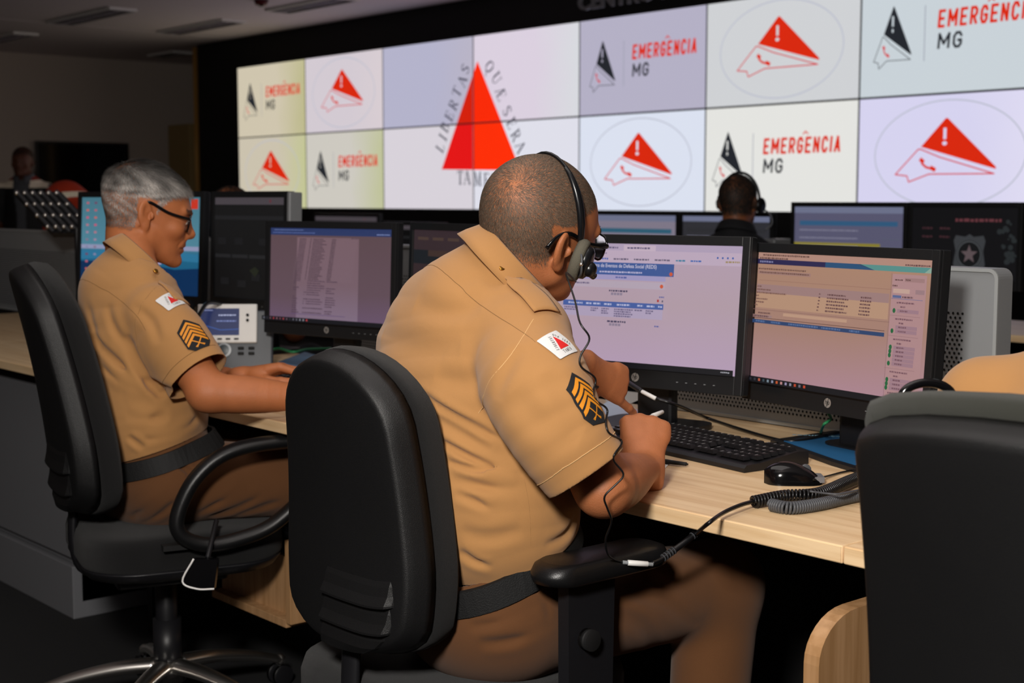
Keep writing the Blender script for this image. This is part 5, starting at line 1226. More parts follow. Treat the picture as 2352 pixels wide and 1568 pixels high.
        bb = MB(); bb.add(Vb, Fb, beltm or m_belt, False); out['belt'] = bb.build('belt', e)
        out['ring'] = ringp
    # --- collar: band round the neck folded over
    if collar:
        c0 = j['nb'] + ax * .020; fx_ = nrm(sd - ax * (sd @ ax)); fy = np.cross(ax, fx_); 
        if fy @ A3(j['bf']) < 0: fy = -fy
        n = 60; Vc = []; Fc = []; rings = [(1.12, .0, .0), (1.07, .024, .0), (1.09, .033, .0), (1.16, .030, 1), (1.34, .004, 1), (1.42, -.012, 1)]; rn = j.get('colr', nk * 1.02)
        for i in range(n + 1):
            a = rad(18) + rad(324) * i / n; fa = abs(2 * i / n - 1); back = 1 - fa
            for r_, hh, o_ in rings: 
                rr_ = rn * r_ * (1 + .14 * fa * o_); Vc.append(c0 + (fx_ * math.sin(a) + fy * math.cos(a) * 1.05) * rr_ + ax * (hh * (1 - .1 * fa) + .012 * back - (.02 * fa ** 4) * o_) - base)
        m_ = len(rings); Fc = [(i * m_ + k, i * m_ + k + 1, (i + 1) * m_ + k + 1, (i + 1) * m_ + k) for i in range(n) for k in range(m_ - 1)]
        cl = MB().add(Vc, Fc, shirtm, True).build('collar', shirt); cl.modifiers.new('cloth', 'SOLIDIFY').thickness = .002; out['collar'] = cl
    return out
def seam(p, pts, m, w=.0007, off=.0004, parent=None, key='sb', name='seam'):
    P = cr_spline(pts, 10); o = []
    for q in P:
        h = p[key].find_nearest(Vector(q)); nn_ = h[1]; o.append(np.array(h[0]) + np.array(nn_ if nn_.dot(Vector(q - np.array(h[0]))) >= 0 else -nn_) * off - p['base'])
    return MB().tube(o, w, m, 5).build(name, parent or p['shirt'])
def flag_patch(p, o, ux, uy, d, w=.062, h=.05, name='flag_patch'):
    X = lambda x: (x - .5) * w; Y = lambda y: (y - .5) * h; L = [(rrect(w, h, .002, 2), m_patchw, 0)]
    L.append(([(X(.53), Y(.82)), (X(.76), Y(.28)), (X(.33), Y(.28))], m_red, 1))
    def word(t, a, b, hh):
        a, b = A3(*a, 0)[:2], A3(*b, 0)[:2]; dd = (b - a); L_ = np.linalg.norm(dd); dd /= L_; q = A3(-dd[1], dd[0], 0)[:2]; cw = min(L_ / len(t) * .8, hh)
        for i, ch in enumerate(t):
            if ch == ' ': continue
            c = a + dd * L_ * (i + .5) / len(t)
            for x0, y0, x1, y1, th in SER[ch]:
                if abs(x0 - x1) + abs(y0 - y1) < .12: continue
                L.append((sstroke(c + dd * (x0 - .5) * cw + q * (y0 - .5) * hh, c + dd * (x1 - .5) * cw + q * (y1 - .5) * hh, max(.055, th * .8) * hh), m_blkth, 1))
    word('LIBERTAS', (X(.22), Y(.30)), (X(.43), Y(.88)), h * .105); word('QUÆ SERA', (X(.61), Y(.90)), (X(.88), Y(.30)), h * .105); word('TAMEN', (X(.34), Y(.17)), (X(.76), Y(.17)), h * .12)
    b = drape(L, o, ux, uy, d, p['sb'], .0016, .006); b.v = [tuple(np.array(v) - p['base']) for v in b.v]
    return b.build(name, p['shirt'])
def chevron_patch(p, o, ux, uy, d, w=.062, h=.088, nb_=4, name='rank_patch'):
    """black patch with amber chevrons (points up) and crossed amber rifles"""
    X = lambda x: x * w; Y = lambda y: y * h
    out = [(X(-.5), Y(.22)), (X(0), Y(.5)), (X(.5), Y(.22)), (X(.5), Y(-.34)), (X(.3), Y(-.5)), (X(-.3), Y(-.5)), (X(-.5), Y(-.34))]
    L = [(out, m_blkth, 0)]; ins = [(x * .93, y * .95) for x, y in out]
    for k in range(nb_):
        y0 = .40 - .13 * k; t = .085
        for q in (-1, 1): L.append(([(0, Y(y0)), (q * X(.44), Y(y0 - .245)), (q * X(.44), Y(y0 - .245 - t)), (0, Y(y0 - t))], m_amber, 1))
    for q in (-1, 1): L.append((sstroke((q * X(.2), Y(-.18)), (-q * X(.16), Y(-.42)), w * .045), m_amber, 1)); L.append((sstroke((q * X(.1), Y(-.36)), (q * X(.2), Y(-.40)), w * .03), m_amber, 1))
    b = drape(L, o, ux, uy, d, p['sb'], .0018, .006); b.v = [tuple(np.array(v) - p['base']) for v in b.v]
    return b.build(name, p['shirt'])
def hairdo(p, n, mask, dirf, ln, width, colf, name='hair', lift=.3, seg=2, eyebrow=True):
    P, N, L = scatter(p['V'], p['Q'], p['hc'], p['R'], mask, n, p['s'])
    N = np.where(((P - p['hc']) * N).sum(1)[:, None] < 0, -N, N); D = dirf(L) @ p['R'] + nr.normal(0, .22, (n, 3)); D = D - N * (D * N).sum(1)[:, None]; D /= np.linalg.norm(D, axis=1)[:, None] + 1e-9
    le = (ln(L) if callable(ln) else np.full(n, ln)) * nr.uniform(.7, 1.2, n)
    return strands(name, P - N * .0005 - p['base'], N, D, le, width, colf(L, n), m_hair, p['e'], lift, seg)
def eyes(p, col='#2a1a12'):
    for q in (-1, 1):
        c = p['HL'](q * .031, .0835, .0005); b = MB(); b.sph((0, 0, 0), .0125 * p['s'], mat('eye_white', '#d8cfc8', .2), n=18); g = nrm(p['R'][1]); b.sph(g * .0088 * p['s'], .0062 * p['s'], mat('iris', col, .1), n=12)
        b.v = [tuple(np.array(v) + c - p['base']) for v in b.v]; b.build('eye', p['e'])
def brows(p, col, n=500):
    m = lambda L: ((np.abs(np.abs(L[:, 0]) - .031) < .019) & (L[:, 1] > .05) & (np.abs(L[:, 2] - .0235 - .0 * L[:, 0]) < .0042)).astype(float)
    hairdo(p, n, m, lambda L: np.stack([np.sign(L[:, 0]), 0 * L[:, 0], 0 * L[:, 0] + .3], 1), .008, .0004, lambda L, n: np.tile(np.array(col), (n, 1)) * nr.uniform(.6, 1.3, (n, 1)), 'eyebrows')
def glasses(p, label, yo=.0, drop=0, tail=-.045):
    HL = p['HL']; base = HL(0, .1, .004); e = empty('eyeglasses', base, label, 'glasses'); L = lambda *a: HL(*a) - base
    for q in (-1, 1):
        P = [(q * (.033 + x), .101 - abs(x) * .12 - .004 + yo, -.004 + z + drop) for x, z in [(r_ * 1.0, z_) for r_, z_ in rrect(.055, .040, .013, 4)]]
        MB().tube([L(*c) for c in P], (.0026 if tail > -.03 else .0019), m_blk_gloss, 8, closed=True).build('rim', e)
        b = MB(); b.add([L(*c) for c in P], [tuple(range(len(P)))], m_lens); b.build('lens', e)
        MB().tube(cr_spline([L(q * .06, .095 + yo, .006 + drop), L(q * .069, .086 + yo, .006 + drop), L(q * .077, .04, .010 + drop * .6), L(q * .082, -.005, .024), L(q * .083, (tail - .005) * .6, .018), L(q * .082, tail, -.004)], 5), .0024, m_blk_gloss, 8, flat=1.6).build('temple', e)
    MB().tube(cr_spline([L(-.008, .101 + yo, .002 + drop), L(0, .105 + yo, .005 + drop), L(.008, .101 + yo, .002 + drop)], 4), .002, m_blk_gloss, 8).build('bridge', e)
    return e

# ---- the near officer
h1f = azf(50, 6); h1u = azf(50, -84)
_r = np.cross(h1f, h1u); rl = rad(21); h1u = h1u * math.cos(rl) + _r * math.sin(rl)
C1 = A3(-1.80, 1.49, 0)
t1 = [(A3(-1.80, 1.516, .688), .163, .125), (A3(-1.80, 1.500, .722), .176, .140), (A3(-1.803, 1.497, .77), .184, .145), (A3(-1.812, 1.498, .83), .180, .14), (A3(-1.830, 1.497, .92), .196, .135), (A3(-1.843, 1.503, 1.00), .202, .12), (A3(-1.838, 1.515, 1.06), .162, .098), (A3(-1.84, 1.54, 1.098), .09, .075), (A3(-1.835, 1.58, 1.135), .064, .062)]
elR = at(1388, 1120, d=2.22); wrR = at(1482, 1072, d=2.48)
elL = A3(-2.06, 1.67, .83); wrL = at(1352, 856, d=2.58)
j1 = dict(hc=at(1236, 526, d=2.38), hf=h1f, hu=h1u, hs=1.04, fat=1.0, jaw=1.1, nkr=.066, nb=at(1136, 652, d=2.37), bf=(0, 1, 0), side=(1, 0.0, 0), torso=t1,
  shR=at(1185, 770, d=2.28), slvR=[(at(1176, 762, d=2.31), .068, .066), (at(1224, 872, d=2.205), .086, .080), (at(1278, 985, d=2.16), .077, .069), (at(1362, 1108, d=2.16), .066, .055)], cutR=at(1347, 1085, d=2.16), padR=at(1212, 760, d=2.285), slvL=[(A3(-1.985, 1.515, .99), .060, .058), (A3(-2.0, 1.54, .94), .066, .062), (A3(-2.02, 1.58, .89), .066, .060), (A3(-2.035, 1.62, .85), .062, .055)], cutL=A3(-2.03, 1.60, .865), shL=A3(-2.0, 1.505, .995), elR=elR, wrR=wrR, elL=elL, wrL=wrL, pe=A3(-1.80, 1.49, .57), arm=1.06, sleeve=.079, cuff=.86,
  hipL=A3(-1.88, 1.53, .56), hipR=A3(-1.735, 1.52, .56), knL=A3(-1.97, 1.93, .56), knR=A3(-1.66, 1.93, .555), anL=A3(-1.98, 1.86, .12), anR=A3(-1.60, 1.82, .12), ft=(0, 1, 0),
  neckdir=nrm(RT * .95 + Z3), colr=.068,
  handR=dict(f=UPV * .74 + FW * .62 + RT * .04, n=FW * .75 - UPV * .6, s=-RT, curl=[(55, 80, 50), (68, 85, 55), (75, 85, 55), (80, 80, 50)], thumb=[(.75, .25, .55), (.75, -.35, .6), (.6, -.7, .4)], sc=1.08),
  handL=dict(f=RT * .66 - UPV * .36 + FW * .60, n=FW * .8 - RT * .5, s=-UPV, curl=[(4, 14, 10), (70, 75, 40), (75, 80, 45), (78, 80, 45)], thumb=[(.7, .5, .6), (.8, .1, .6), (.8, 0, .5)], sc=.88))
pk = lambda u, v_, d: at(u, v_, d=d)
# cloth folds measured along the visible back (image path, depth just at the surface)
f1 = []
def fold(P, w, a, d): f1.append(([at(u, v_, d=d + (dd if False else 0)) for u, v_ in P], w, a))
AMP = 1.0
FOLDT = [([(961, 899), (1021, 938), (1092, 979), (1155, 1012)], .007, .008), ([(1003, 1000), (1056, 1036), (1116, 1066), (1190, 1086)], .007, .008), ([(1027, 1057), (1086, 1077), (1146, 1086), (1205, 1089)], .006, .007),
  ([(1045, 1131), (1092, 1149), (1134, 1167)], .008, .006), ([(1056, 1262), (1092, 1286), (1134, 1295)], .008, .006), ([(1324, 1185), (1295, 1228), (1247, 1246)], .009, .005),
  ([(985, 940), (1050, 985), (1130, 1035)], .012, .006), ([(1035, 1100), (1100, 1115), (1190, 1125)], .010, .006), ([(1060, 1220), (1120, 1235), (1200, 1215)], .012, .004), ([(960, 700), (1030, 720), (1110, 715)], .018, .005), ([(880, 770), (960, 800), (1060, 800)], .022, .005), ([(1000, 860), (1060, 880), (1110, 870)], .018, .005), ([(1060, 660), (1110, 645), (1150, 665)], .012, .004)]
FOLDS1 = [([(1180, 900), (1240, 960), (1330, 1010)], .022, .005), ([(1200, 800), (1170, 850), (1150, 920)], .014, .004), ([(1250, 860), (1290, 920), (1330, 990)], .018, .004)]
# bring each path on to the unfolded surface first
S0 = Field(); S0.sweep(t1, (1, 0, 0)); ST = Field(); ST.sweep(t1, (1, 0, 0))
_d = nrm(elR - j1['shR']); _L = np.linalg.norm(elR - j1['shR'])
S0.sweep(j1['slvR'], np.cross(_d, FH), k=.01); S0.cap(j1['nb'] - Z3 * .025 + nrm(j1['shR'] - j1['nb']) * .03, j1['shR'], .046, .06, .035); S0.cap(j1['nb'] - Z3 * .025 + nrm(j1['shL'] - j1['nb']) * .03, j1['shL'], .046, .06, .035)
def march(S, u, v_, d0, d1, n=60):
    P = np.array([at(u, v_, d=d0 + (d1 - d0) * i / n) for i in range(n + 1)]); D = S.ev(P); k = np.argmax(D < .001); return P[k] if D[k] < .001 else P[np.argmin(D)]
f1 = [([march(S0, u, v_, 2.0, 2.7) for u, v_ in P], w, a * AMP) for P, w, a in FOLDS1] + [([march(ST, u, v_, 2.0, 2.7) for u, v_ in P], w, a * AMP) for P, w, a in FOLDT]
SP = Field(); SP.chain([j1['hipR'], j1['knR']], [.098, .078], .03); SP.sweep([(A3(-1.80, 1.5, .66), .165, .13), (j1['pe'], .16, .13)], (1, 0, 0))
tf1 = [([march(SP, u, v_, 2.0, 2.9) for u, v_ in P], w, a) for P, w, a in [([(1080, 1440), (1150, 1425), (1240, 1380)], .009, .006), ([(1100, 1475), (1180, 1465), (1270, 1420)], .010, .006), ([(1200, 1330), (1240, 1370), (1260, 1420)], .008, .005), ([(1400, 1400), (1480, 1440), (1520, 1500)], .012, .006), ([(1420, 1360), (1520, 1380), (1600, 1440)], .012, .005)]]
o1 = person('person in khaki shirt with a headset, seated with back to the camera, writing', j1, m_skin1, m_khaki, m_brown, folds=f1, tfolds=tf1)
# cropped hair, thin at the crown
wh = A3(.022, -.095, .072)
def mask1(L):
    x, y, z = L.T; line = np.where(y > .03, .055 + (y - .03) * .35, np.where(y > -.02, .018 + (y + .02) * .75, -.040 + np.clip(-.02 - y, 0, .06) * -.15))
    m = np.clip((z - line) / np.where(y < -.02, .035, .014), 0, 1); m[(np.abs(x) > .074) & (z < .036) & (y < .012) & (y > -.045)] = 0; thin = 1 - .62 * np.exp(-((L - wh) ** 2).sum(1) / .055 ** 2) - .45 * np.exp(-((L - A3(0, .02, .115)) ** 2).sum(1) / .06 ** 2)
    neckf = np.clip((z + .06) / .05, .0, 1); return m * thin * np.clip(.35 + neckf, 0, 1)
def dir1(L): d = L - wh; d /= np.linalg.norm(d, axis=1)[:, None] + 1e-6; t = np.cross(np.tile(nrm(wh), (len(L), 1)), d); w = np.exp(-np.linalg.norm(L - wh, axis=1) / .05)[:, None]; r = d * (1 - .5 * w) + t * .8 * w; r[:, 2] -= .25; return r
def col1(L, n): b = np.array([.085, .060, .042]); return b * nr.uniform(.4, 2.2, (n, 1))
hairdo(o1, 90000, mask1, dir1, .0064, .00026, col1, lift=.32)
eyes(o1); brows(o1, (.03, .02, .015))
E = o1
# seams of the shirt back: yoke, armhole, sleeve hem, side
S1 = S0
ms = lambda P, a=2.0, b_=2.7: [march(S1, u, v_, a, b_) for u, v_ in P]
seam(o1, ms([(972, 612), (1020, 630), (1090, 690), (1160, 740), (1230, 790)]), m_seam, .0008)
seam(o1, ms([(1225, 735), (1190, 790), (1150, 850), (1110, 910), (1100, 950)]), m_stitch, .0006)
seam(o1, ms([(1202, 1100), (1214, 1167), (1217, 1250)]), m_seam, .0005)
dd = nrm(elR - j1['shR']); dd = nrm(j1['slvR'][3][0] - j1['slvR'][2][0]); cc_ = j1['cutR'] - dd * .026; s1_ = nrm(np.cross(dd, FH)); s2_ = np.cross(dd, s1_)
seam(o1, [cc_ + (s1_ * math.cos(a) + s2_ * math.sin(a)* 1.0) * .082 for a in [2 * PI * i / 24 for i in range(25)]], m_stitch, .0006, name='hem_stitching')
# shoulder strap with button
def strap(p, a, b, w, d, name='shoulder_strap'):
    ux = nrm(b - a); uy = nrm(np.cross(ux, d)); L = np.linalg.norm(b - a); pts = [(0, -w * .55), (L * .85, -w * .42), (L, -w * .2), (L + .006, 0), (L, w * .2), (L * .85, w * .42), (0, w * .55)]
    q = drape([(pts, p['shirt'].data.materials[0], 0)], a, ux, uy, d, p['sb'], .004, .008); q.v = [tuple(np.array(v) - p['base']) for v in q.v]; o = q.build(name, p['shirt']); o.modifiers.new('cloth', 'SOLIDIFY').thickness = .0025
    h = p['sb'].find_nearest(Vector(b - ux * .012)); n_ = np.array(h[1]); n_ = n_ if n_ @ d < 0 else -n_; c = np.array(h[0]) + n_ * .010 - p['base']; MB().cyl(c, c + n_ * .004, .0065, m_gold, 18, r2=.005).build('button', p['shirt']); return o
sa = march(S0, 1250, 730, 1.9, 2.6); sb_ = march(S0, 1170, 648, 2.0, 2.6)
strap(o1, sa + Z3 * .05, sb_ + Z3 * .05, .042, A3(-.05, .12, -1))
# patches on the right sleeve
def patch_frame(S, uc, vc, axis_px, d0=1.9, d1=2.6):
    c = march(S, uc, vc, d0, d1); n_ = np.array([S.ev((c + np.eye(3)[i] * .004)[None])[0] - S.ev((c - np.eye(3)[i] * .004)[None])[0] for i in range(3)]); n_ = nrm(n_)
    upx = at(uc + axis_px[0], vc + axis_px[1], d=2.25) - at(uc, vc, d=2.25); uy = nrm(upx - n_ * (upx @ n_)); ux = np.cross(uy, n_); return c, n_, ux, uy
c, n_, ux, uy = patch_frame(S0, 1283, 790, (-15, -28)); 
flag_patch(o1, c + n_ * .05, ux, uy, -n_, .050, .047)
c, n_, ux, uy = patch_frame(S0, 1339, 915, (-14, -40)); n2 = nrm(n_ * .55 + nrm(RT) * .6)
chevron_patch(o1, c + n2 * .05, nrm(np.cross(uy, n2)), uy, -n2, .042, .084)
# belt loop and hip pocket
for a_ in (-1.25, -.25): 
    b = MB(); b.tube([o1['ring'](a_ - .02, .010, -.028) - o1['base'], o1['ring'](a_, .0115, 0) - o1['base'], o1['ring'](a_, .008, .026) - o1['base']], .005, m_brown, 8, flat=.4, up=(0, 0, 1)); b.build('belt_loop', o1['tr'])
seam(o1, [at(1085, 1400, d=2.2), at(1130, 1392, d=2.2), at(1180, 1375, d=2.2)], mat('brown_seam', '#4a2f1a', .8), .0012, key='tb', parent=o1['tr'], name='hip_pocket')
glasses(o1, 'black spectacles worn by the officer who is writing', .004)
# wrist watch
w0 = wrL; dw = nrm(wrL - elL); b = empty('wrist_watch', w0, 'black wrist watch on the left wrist of the officer who is writing', 'watch')
u_ = nrm(np.cross(dw, UPV)); v2 = np.cross(dw, u_)
MB().tube([u_ * math.cos(a) * .034 + v2 * math.sin(a) * .030 - dw * .0 for a in [2 * PI * i / 28 for i in range(28)]], .0035, m_black, 8, closed=True, flat=3.0, up=dw).build('strap', b)
q = UPV * .6 - FW * .8; q = nrm(q - dw * (q @ dw)); q2 = np.cross(dw, q)
MB().cyl(q * .030, q * .041, .018, m_black, 24).build('case', b); MB().cyl(q * .041, q * .0415, .015, m_blk_gloss, 24).build('dial', b)
# pen held in the fist
fp = at(1468, 968, d=2.62); pen(fp, at(1523, 945, d=2.72), 'white pen held in the clenched right hand', m_white, m_white)

# ---- headset of the near officer
HL = o1['HL']; hb = HL(.09, 0, 0); e = empty('headset', hb, 'black headset with grey ear cushion and microphone worn by the writing officer', 'headset'); L = lambda x, y, z: HL(x, y, z) - hb
arc = []
for i in range(25):
    a = rad(-4 + 196 * i / 24); r_ = .0985; arc.append(L(math.cos(a) * .093,   .012 - .030 * math.sin(max(0, a)) ** 1.3, math.sin(a) * .1235))
m_hs = mat('headset_plastic', '#101114', .28)
MB().tube(arc[3:], .0028, m_hs, 8, flat=1.0).build('wire_band', e)
MB().tube(arc[1:10], [.0035, .0062, .007, .007, .007, .0068, .006, .005, .0038], m_hs, 12, flat=.8).build('band_sleeve', e)
MB().tube(arc[0:2], .0048, mat('brushed_gold', '#b98a5a', .3, metal=1), 12).build('band_joint', e)
for q, nm in ((1, 0), (-1, 1)):
    x0 = .092 * q; b = MB(); axv = nrm(o1['R'][0] * q * .8 + o1['R'][1] * .6); c = L(x0, .010, -.012)
    Rr = np.array([axv, np.cross(o1['R'][2], axv) , o1['R'][2]]).T
    V, F_ = pillow([(math.cos(a) * .030, math.sin(a) * .036) for a in [2 * PI * i / 28 for i in range(28)]], [(0, -.002), (.9, -.002), (1, .003), (1.02, .008), (.97, .014), (.8, .0165), (0, .0165)])
    V = [tuple(c + Rr @ A3(y, x, z)) for x, y, z in V]; b.add(V, F_, mat('ear_foam', '#5c584c', .95, bump=1, bscale=900), True); b.build('ear_cushion', e)
    b = MB(); V, F_ = pillow([(math.cos(a) * .024, math.sin(a) * .028) for a in [2 * PI * i / 28 for i in range(28)]], [(0, .014), (.98, .014), (1, .018), (.95, .024), (.75, .028), (.4, .030), (0, .030)]); V = [tuple(c + Rr @ A3(y, x, z)) for x, y, z in V]; b.add(V, F_, m_hs, True)
    b.build('earpiece', e)
b = MB(); b.sph(L(.118, .022, -.018), .013, m_hs, sc=(1, 1, 1)); b.tube([L(.112, .02, -.02), L(.116, .04, -.03)], [.008, .006], m_hs, 10); b.build('boom_pivot', e)
bp = [at(1331, 578, d=2.30) - hb, at(1336, 590, d=2.29) - hb, at(1336, 612, d=2.29) - hb, at(1334, 630, d=2.30) - hb, at(1326, 637, d=2.33) - hb, at(1304, 638, d=2.38) - hb]
b = MB(); b.tube(cr_spline(bp, 6), .0019, m_cable_g, 8); b.sph(at(1335, 607, d=2.29) - hb, .0036, m_chrome, n=10); b.build('microphone_boom', e)
MB().sph(bp[-1], .005, m_hs).build('microphone', e)
# headset cord down the front of the shoulder to the plug
c0_ = HL(.105, .016, -.045)
pts = [c0_] + [at(u, v_, d=d_) for u, v_, d_ in ((1299, 625, 2.25), (1309, 655, 2.2), (1322, 695, 2.17), (1332, 742, 2.14), (1355, 777, 2.14), (1334, 815, 2.14), (1334, 842, 2.14), (1368, 868, 2.15), (1362, 899, 2.15), (1369, 920, 2.15), (1395, 939, 2.15), (1391, 968, 2.15), (1399, 995, 2.15), (1430, 1014, 2.15), (1407, 1052, 2.13), (1433, 1088, 2.13), (1414, 1113, 2.13), (1388, 1140, 2.13), (1395, 1167, 2.14), (1405, 1198, 2.16), (1391, 1236, 2.18), (1395, 1270, 2.2), (1410, 1284, 2.23), (1430, 1291, 2.25))]
def outside(P):
    o = A3(0, 0, EYE); out = []
    for p in P:
        d_ = nrm(p - o); h1 = o1['sb'].ray_cast(Vector(o), Vector(d_)); h2 = o1['bvh'].ray_cast(Vector(o), Vector(d_)); L_ = np.linalg.norm(p - o)
        for h in (h1, h2):
            if h[3] is not None: L_ = min(L_, h[3] - .005)
        out.append(o + d_ * L_)
    return out
CP = cr_spline(pts, 6); CP = CP[:6] + outside(CP[6:]); 
for _ in range(2): CP = [CP[0]] + [(CP[i - 1] + 2 * CP[i] + CP[i + 1]) / 4 for i in range(1, len(CP) - 1)] + [CP[-1]]
MB().tube([p - hb for p in CP], .0016, m_cable, 8).build('cord', e)

# ---- the officer with glasses
f2 = A3(.274, .962, 0); r2 = A3(.962, -.274, 0)
t2 = [(A3(-2.943, 1.473, .697), .160, .125), (A3(-2.95, 1.463, .735), .172, .133), (A3(-2.955, 1.463, .78), .178, .138), (A3(-2.97, 1.46, .87), .180, .135), (A3(-2.99, 1.458, .96), .185, .125), (A3(-3.01, 1.46, 1.03), .165, .10), (A3(-3.02, 1.468, 1.07), .10, .07)]
elR2 = at(482, 902, d=3.02); wrR2 = at(745, 915, d=3.08); elL2 = at(440, 900, d=3.55); wrL2 = at(562, 862, d=3.45)
j2 = dict(hc=at(338, 489, d=3.3), hf=azf(69, 13), hu=Z3, hs=.96, nose=1.05, nkr=.056, nb=at(300, 632, d=3.2), bf=f2, side=r2, torso=t2,
  shR=A3(-2.845, 1.43, 1.005), shL=A3(-3.19, 1.54, 1.01), elR=elR2, wrR=wrR2, elL=elL2, wrL=wrL2, pe=A3(-2.94, 1.465, .635), arm=1.02, sleeve=.078, cuff=.80, neckdir=nrm(A3(f2[0] * .8, f2[1] * .8, .9)), colr=.066,
  hipL=A3(-3.02, 1.52, .63), hipR=A3(-2.85, 1.47, .63), knL=A3(-2.95, 1.95, .60), knR=A3(-2.70, 1.86, .60), anL=A3(-2.9, 2.12, .12), anR=A3(-2.68, 2.08, .12), ft=f2,
  handR=dict(f=RT, n=-Z3, s=FW, curl=[(20, 30, 20)] * 4, thumb=[(.8, .6, .1), (.9, .3, .2), (1, .1, .2)]),
  handL=dict(f=RT * .97 + Z3 * .18, n=-Z3 * .9 - FW * .2, s=-FW, curl=[(28, 38, 20), (22, 34, 20), (18, 30, 20), (18, 30, 20)], thumb=[(.75, .45, .5), (.95, .1, .25), (1, 0, .2)], sc=1.0))
K5 = lambda p: A3(0, 0, EYE) + (p - A3(0, 0, EYE)) * 1.055
for k in list(j2):
    if k[:2] in ('hc', 'nb', 'sh', 'el', 'wr', 'pe', 'hi', 'kn', 'an') and k != 'hs' and not k.startswith('nk'): j2[k] = K5(j2[k])
for q in 'LR': j2['an' + q][2] = .12
t2 = j2['torso'] = [(K5(c), a * 1.04, b_ * 1.04) for c, a, b_ in t2]; j2['hs'] = 1.01; j2['sleeve'] = .081; elR2 = j2['elR']; j2['nkr'] = .058
S0 = Field(); S0.sweep(t2, r2); _d = nrm(elR2 - j2['shR']); _L = np.linalg.norm(elR2 - j2['shR'])
S0.sweep([(j2['shR'], .062, .06), (j2['shR'] + _d * _L * .3, .078, .072), (j2['shR'] + _d * _L * .6, .076, .065), (j2['shR'] + _d * _L * .86, .073, .06)], np.cross(_d, FH), k=.03); S0.cap(j2['nb'] - Z3 * .02, j2['shR'], .046, .056, .035); S0.cap(j2['nb'] - Z3 * .02, j2['shL'], .046, .056, .035)
FOLDS2 = [([(210, 770), (260, 820), (310, 860), (350, 885)], .010, .009), ([(235, 840), (290, 880), (340, 900)], .009, .008), ([(290, 770), (320, 840), (360, 900), (375, 895)], .011, .011), ([(280, 900), (340, 880), (400, 900), (440, 915)], .012, .008), ([(290, 950), (360, 960), (430, 930)], .012, .006), ([(330, 1010), (400, 990), (455, 955)], .010, .008), ([(295, 1000), (330, 1030)], .008, .006), ([(250, 700), (270, 760), (300, 800)], .012, .006), ([(210, 690), (225, 760), (240, 800)], .012, .005), ([(310, 700), (350, 740), (370, 790)], .012, .005)]
f2_ = [([march(S0, u, v_, 2.7, 3.7) for u, v_ in P], w, a) for P, w, a in FOLDS2]
SP = Field(); SP.chain([j2['hipR'], j2['knR']], [.098, .078], .03)
tf2 = [([march(SP, u, v_, 2.7, 3.9) for u, v_ in P], w, a) for P, w, a in [([(300, 1190), (350, 1150), (400, 1110)], .009, .007), ([(330, 1195), (380, 1170), (410, 1130)], .008, .006), ([(450, 1175), (500, 1150), (560, 1110)], .010, .007), ([(480, 1185), (550, 1165), (610, 1120)], .010, .006), ([(540, 1180), (600, 1165), (650, 1140)], .010, .005), ([(400, 1070), (430, 1080), (440, 1100)], .008, .008)]]
o2 = person('person with grey hair and black glasses in khaki shirt, seated in profile at a monitor', j2, m_skin2, m_khaki, m_brown, folds=f2_, tfolds=tf2)
def mask2(L):
    x, y, z = L.T; line = np.where(y > .062, .064, np.where(y > .035, .046 + (y - .035) * .6, np.where(y > .012, -.005 + (y - .012) * 2.2, np.where(y > -.03, .02, -.052)))); m = np.clip((z - line) / .01, 0, 1); m[(np.abs(x) > .070) & (y > -.036) & (y < .01) & (z < .036)] = 0; return m
def dir2(L): d = L - A3(0, -.07, .10); d /= np.linalg.norm(d, axis=1)[:, None] + 1e-6; d[:, 2] -= .35; d[:, 1] += .25; return d
def len2(L): x, y, z = L.T; return .0055 + .020 * np.clip((z - .03) / .06, 0, 1) + .008 * np.clip((y - .02) / .05, 0, 1)
def col2(L, n):
    g = nr.random(n); top = np.clip((L[:, 2] - .07) / .04, 0, 1); lo_ = np.clip((.0 - L[:, 2]) / .05, 0, 1); cl = .5 + .62 * np.sin(L[:, 1] * 95 + 3 * np.sin(L[:, 2] * 70)) * np.sin(L[:, 2] * 120 + L[:, 0] * 80); k = np.clip(.46 - .38 * top - .30 * lo_, .06, 1) * (.42 + .8 * cl) * nr.uniform(.3, 1.4, n); return np.stack([k, k * .93, k * .86], 1)
hairdo(o2, 42000, mask2, dir2, len2, .00032, col2, lift=.6, seg=3)
eyes(o2); brows(o2, (.12, .10, .09))
glasses(o2, 'black framed glasses worn by the grey haired officer', tail=-.022)
ms = lambda P, a=2.7, b_=3.7: [march(S0, u, v_, a, b_) for u, v_ in P]
seam(o2, ms([(165, 645), (215, 650), (265, 680), (310, 720), (340, 760)]), m_seam, .0008)
seam(o2, ms([(375, 655), (340, 690), (315, 740), (320, 800)]), m_seam, .0006)
sa = march(S0, 415, 700, 2.7, 3.7); sb_ = march(S0, 365, 645, 2.7, 3.7); strap(o2, sa + Z3 * .05, sb_ + Z3 * .05, .036, A3(-.05, .1, -1))
c, n_, ux, uy = patch_frame(S0, 392, 692, (-14, -20), 2.7, 3.7); flag_patch(o2, c + n_ * .05, ux, uy, -n_, .056, .042)
c, n_, ux, uy = patch_frame(S0, 440, 773, (-14, -30), 2.7, 3.7); chevron_patch(o2, c + n_ * .05, ux, uy, -n_, .058, .082)
dd = nrm(elR2 - j2['shR']); cc_ = j2['shR'] + (elR2 - j2['shR']) * (.8 - .1); s1_ = nrm(np.cross(dd, FH)); s2_ = np.cross(dd, s1_)
seam(o2, [cc_ + (s1_ * math.cos(a) + s2_ * math.sin(a)) * .078 for a in [2 * PI * i / 24 for i in range(25)]], m_seam, .0005, name='hem_stitching')
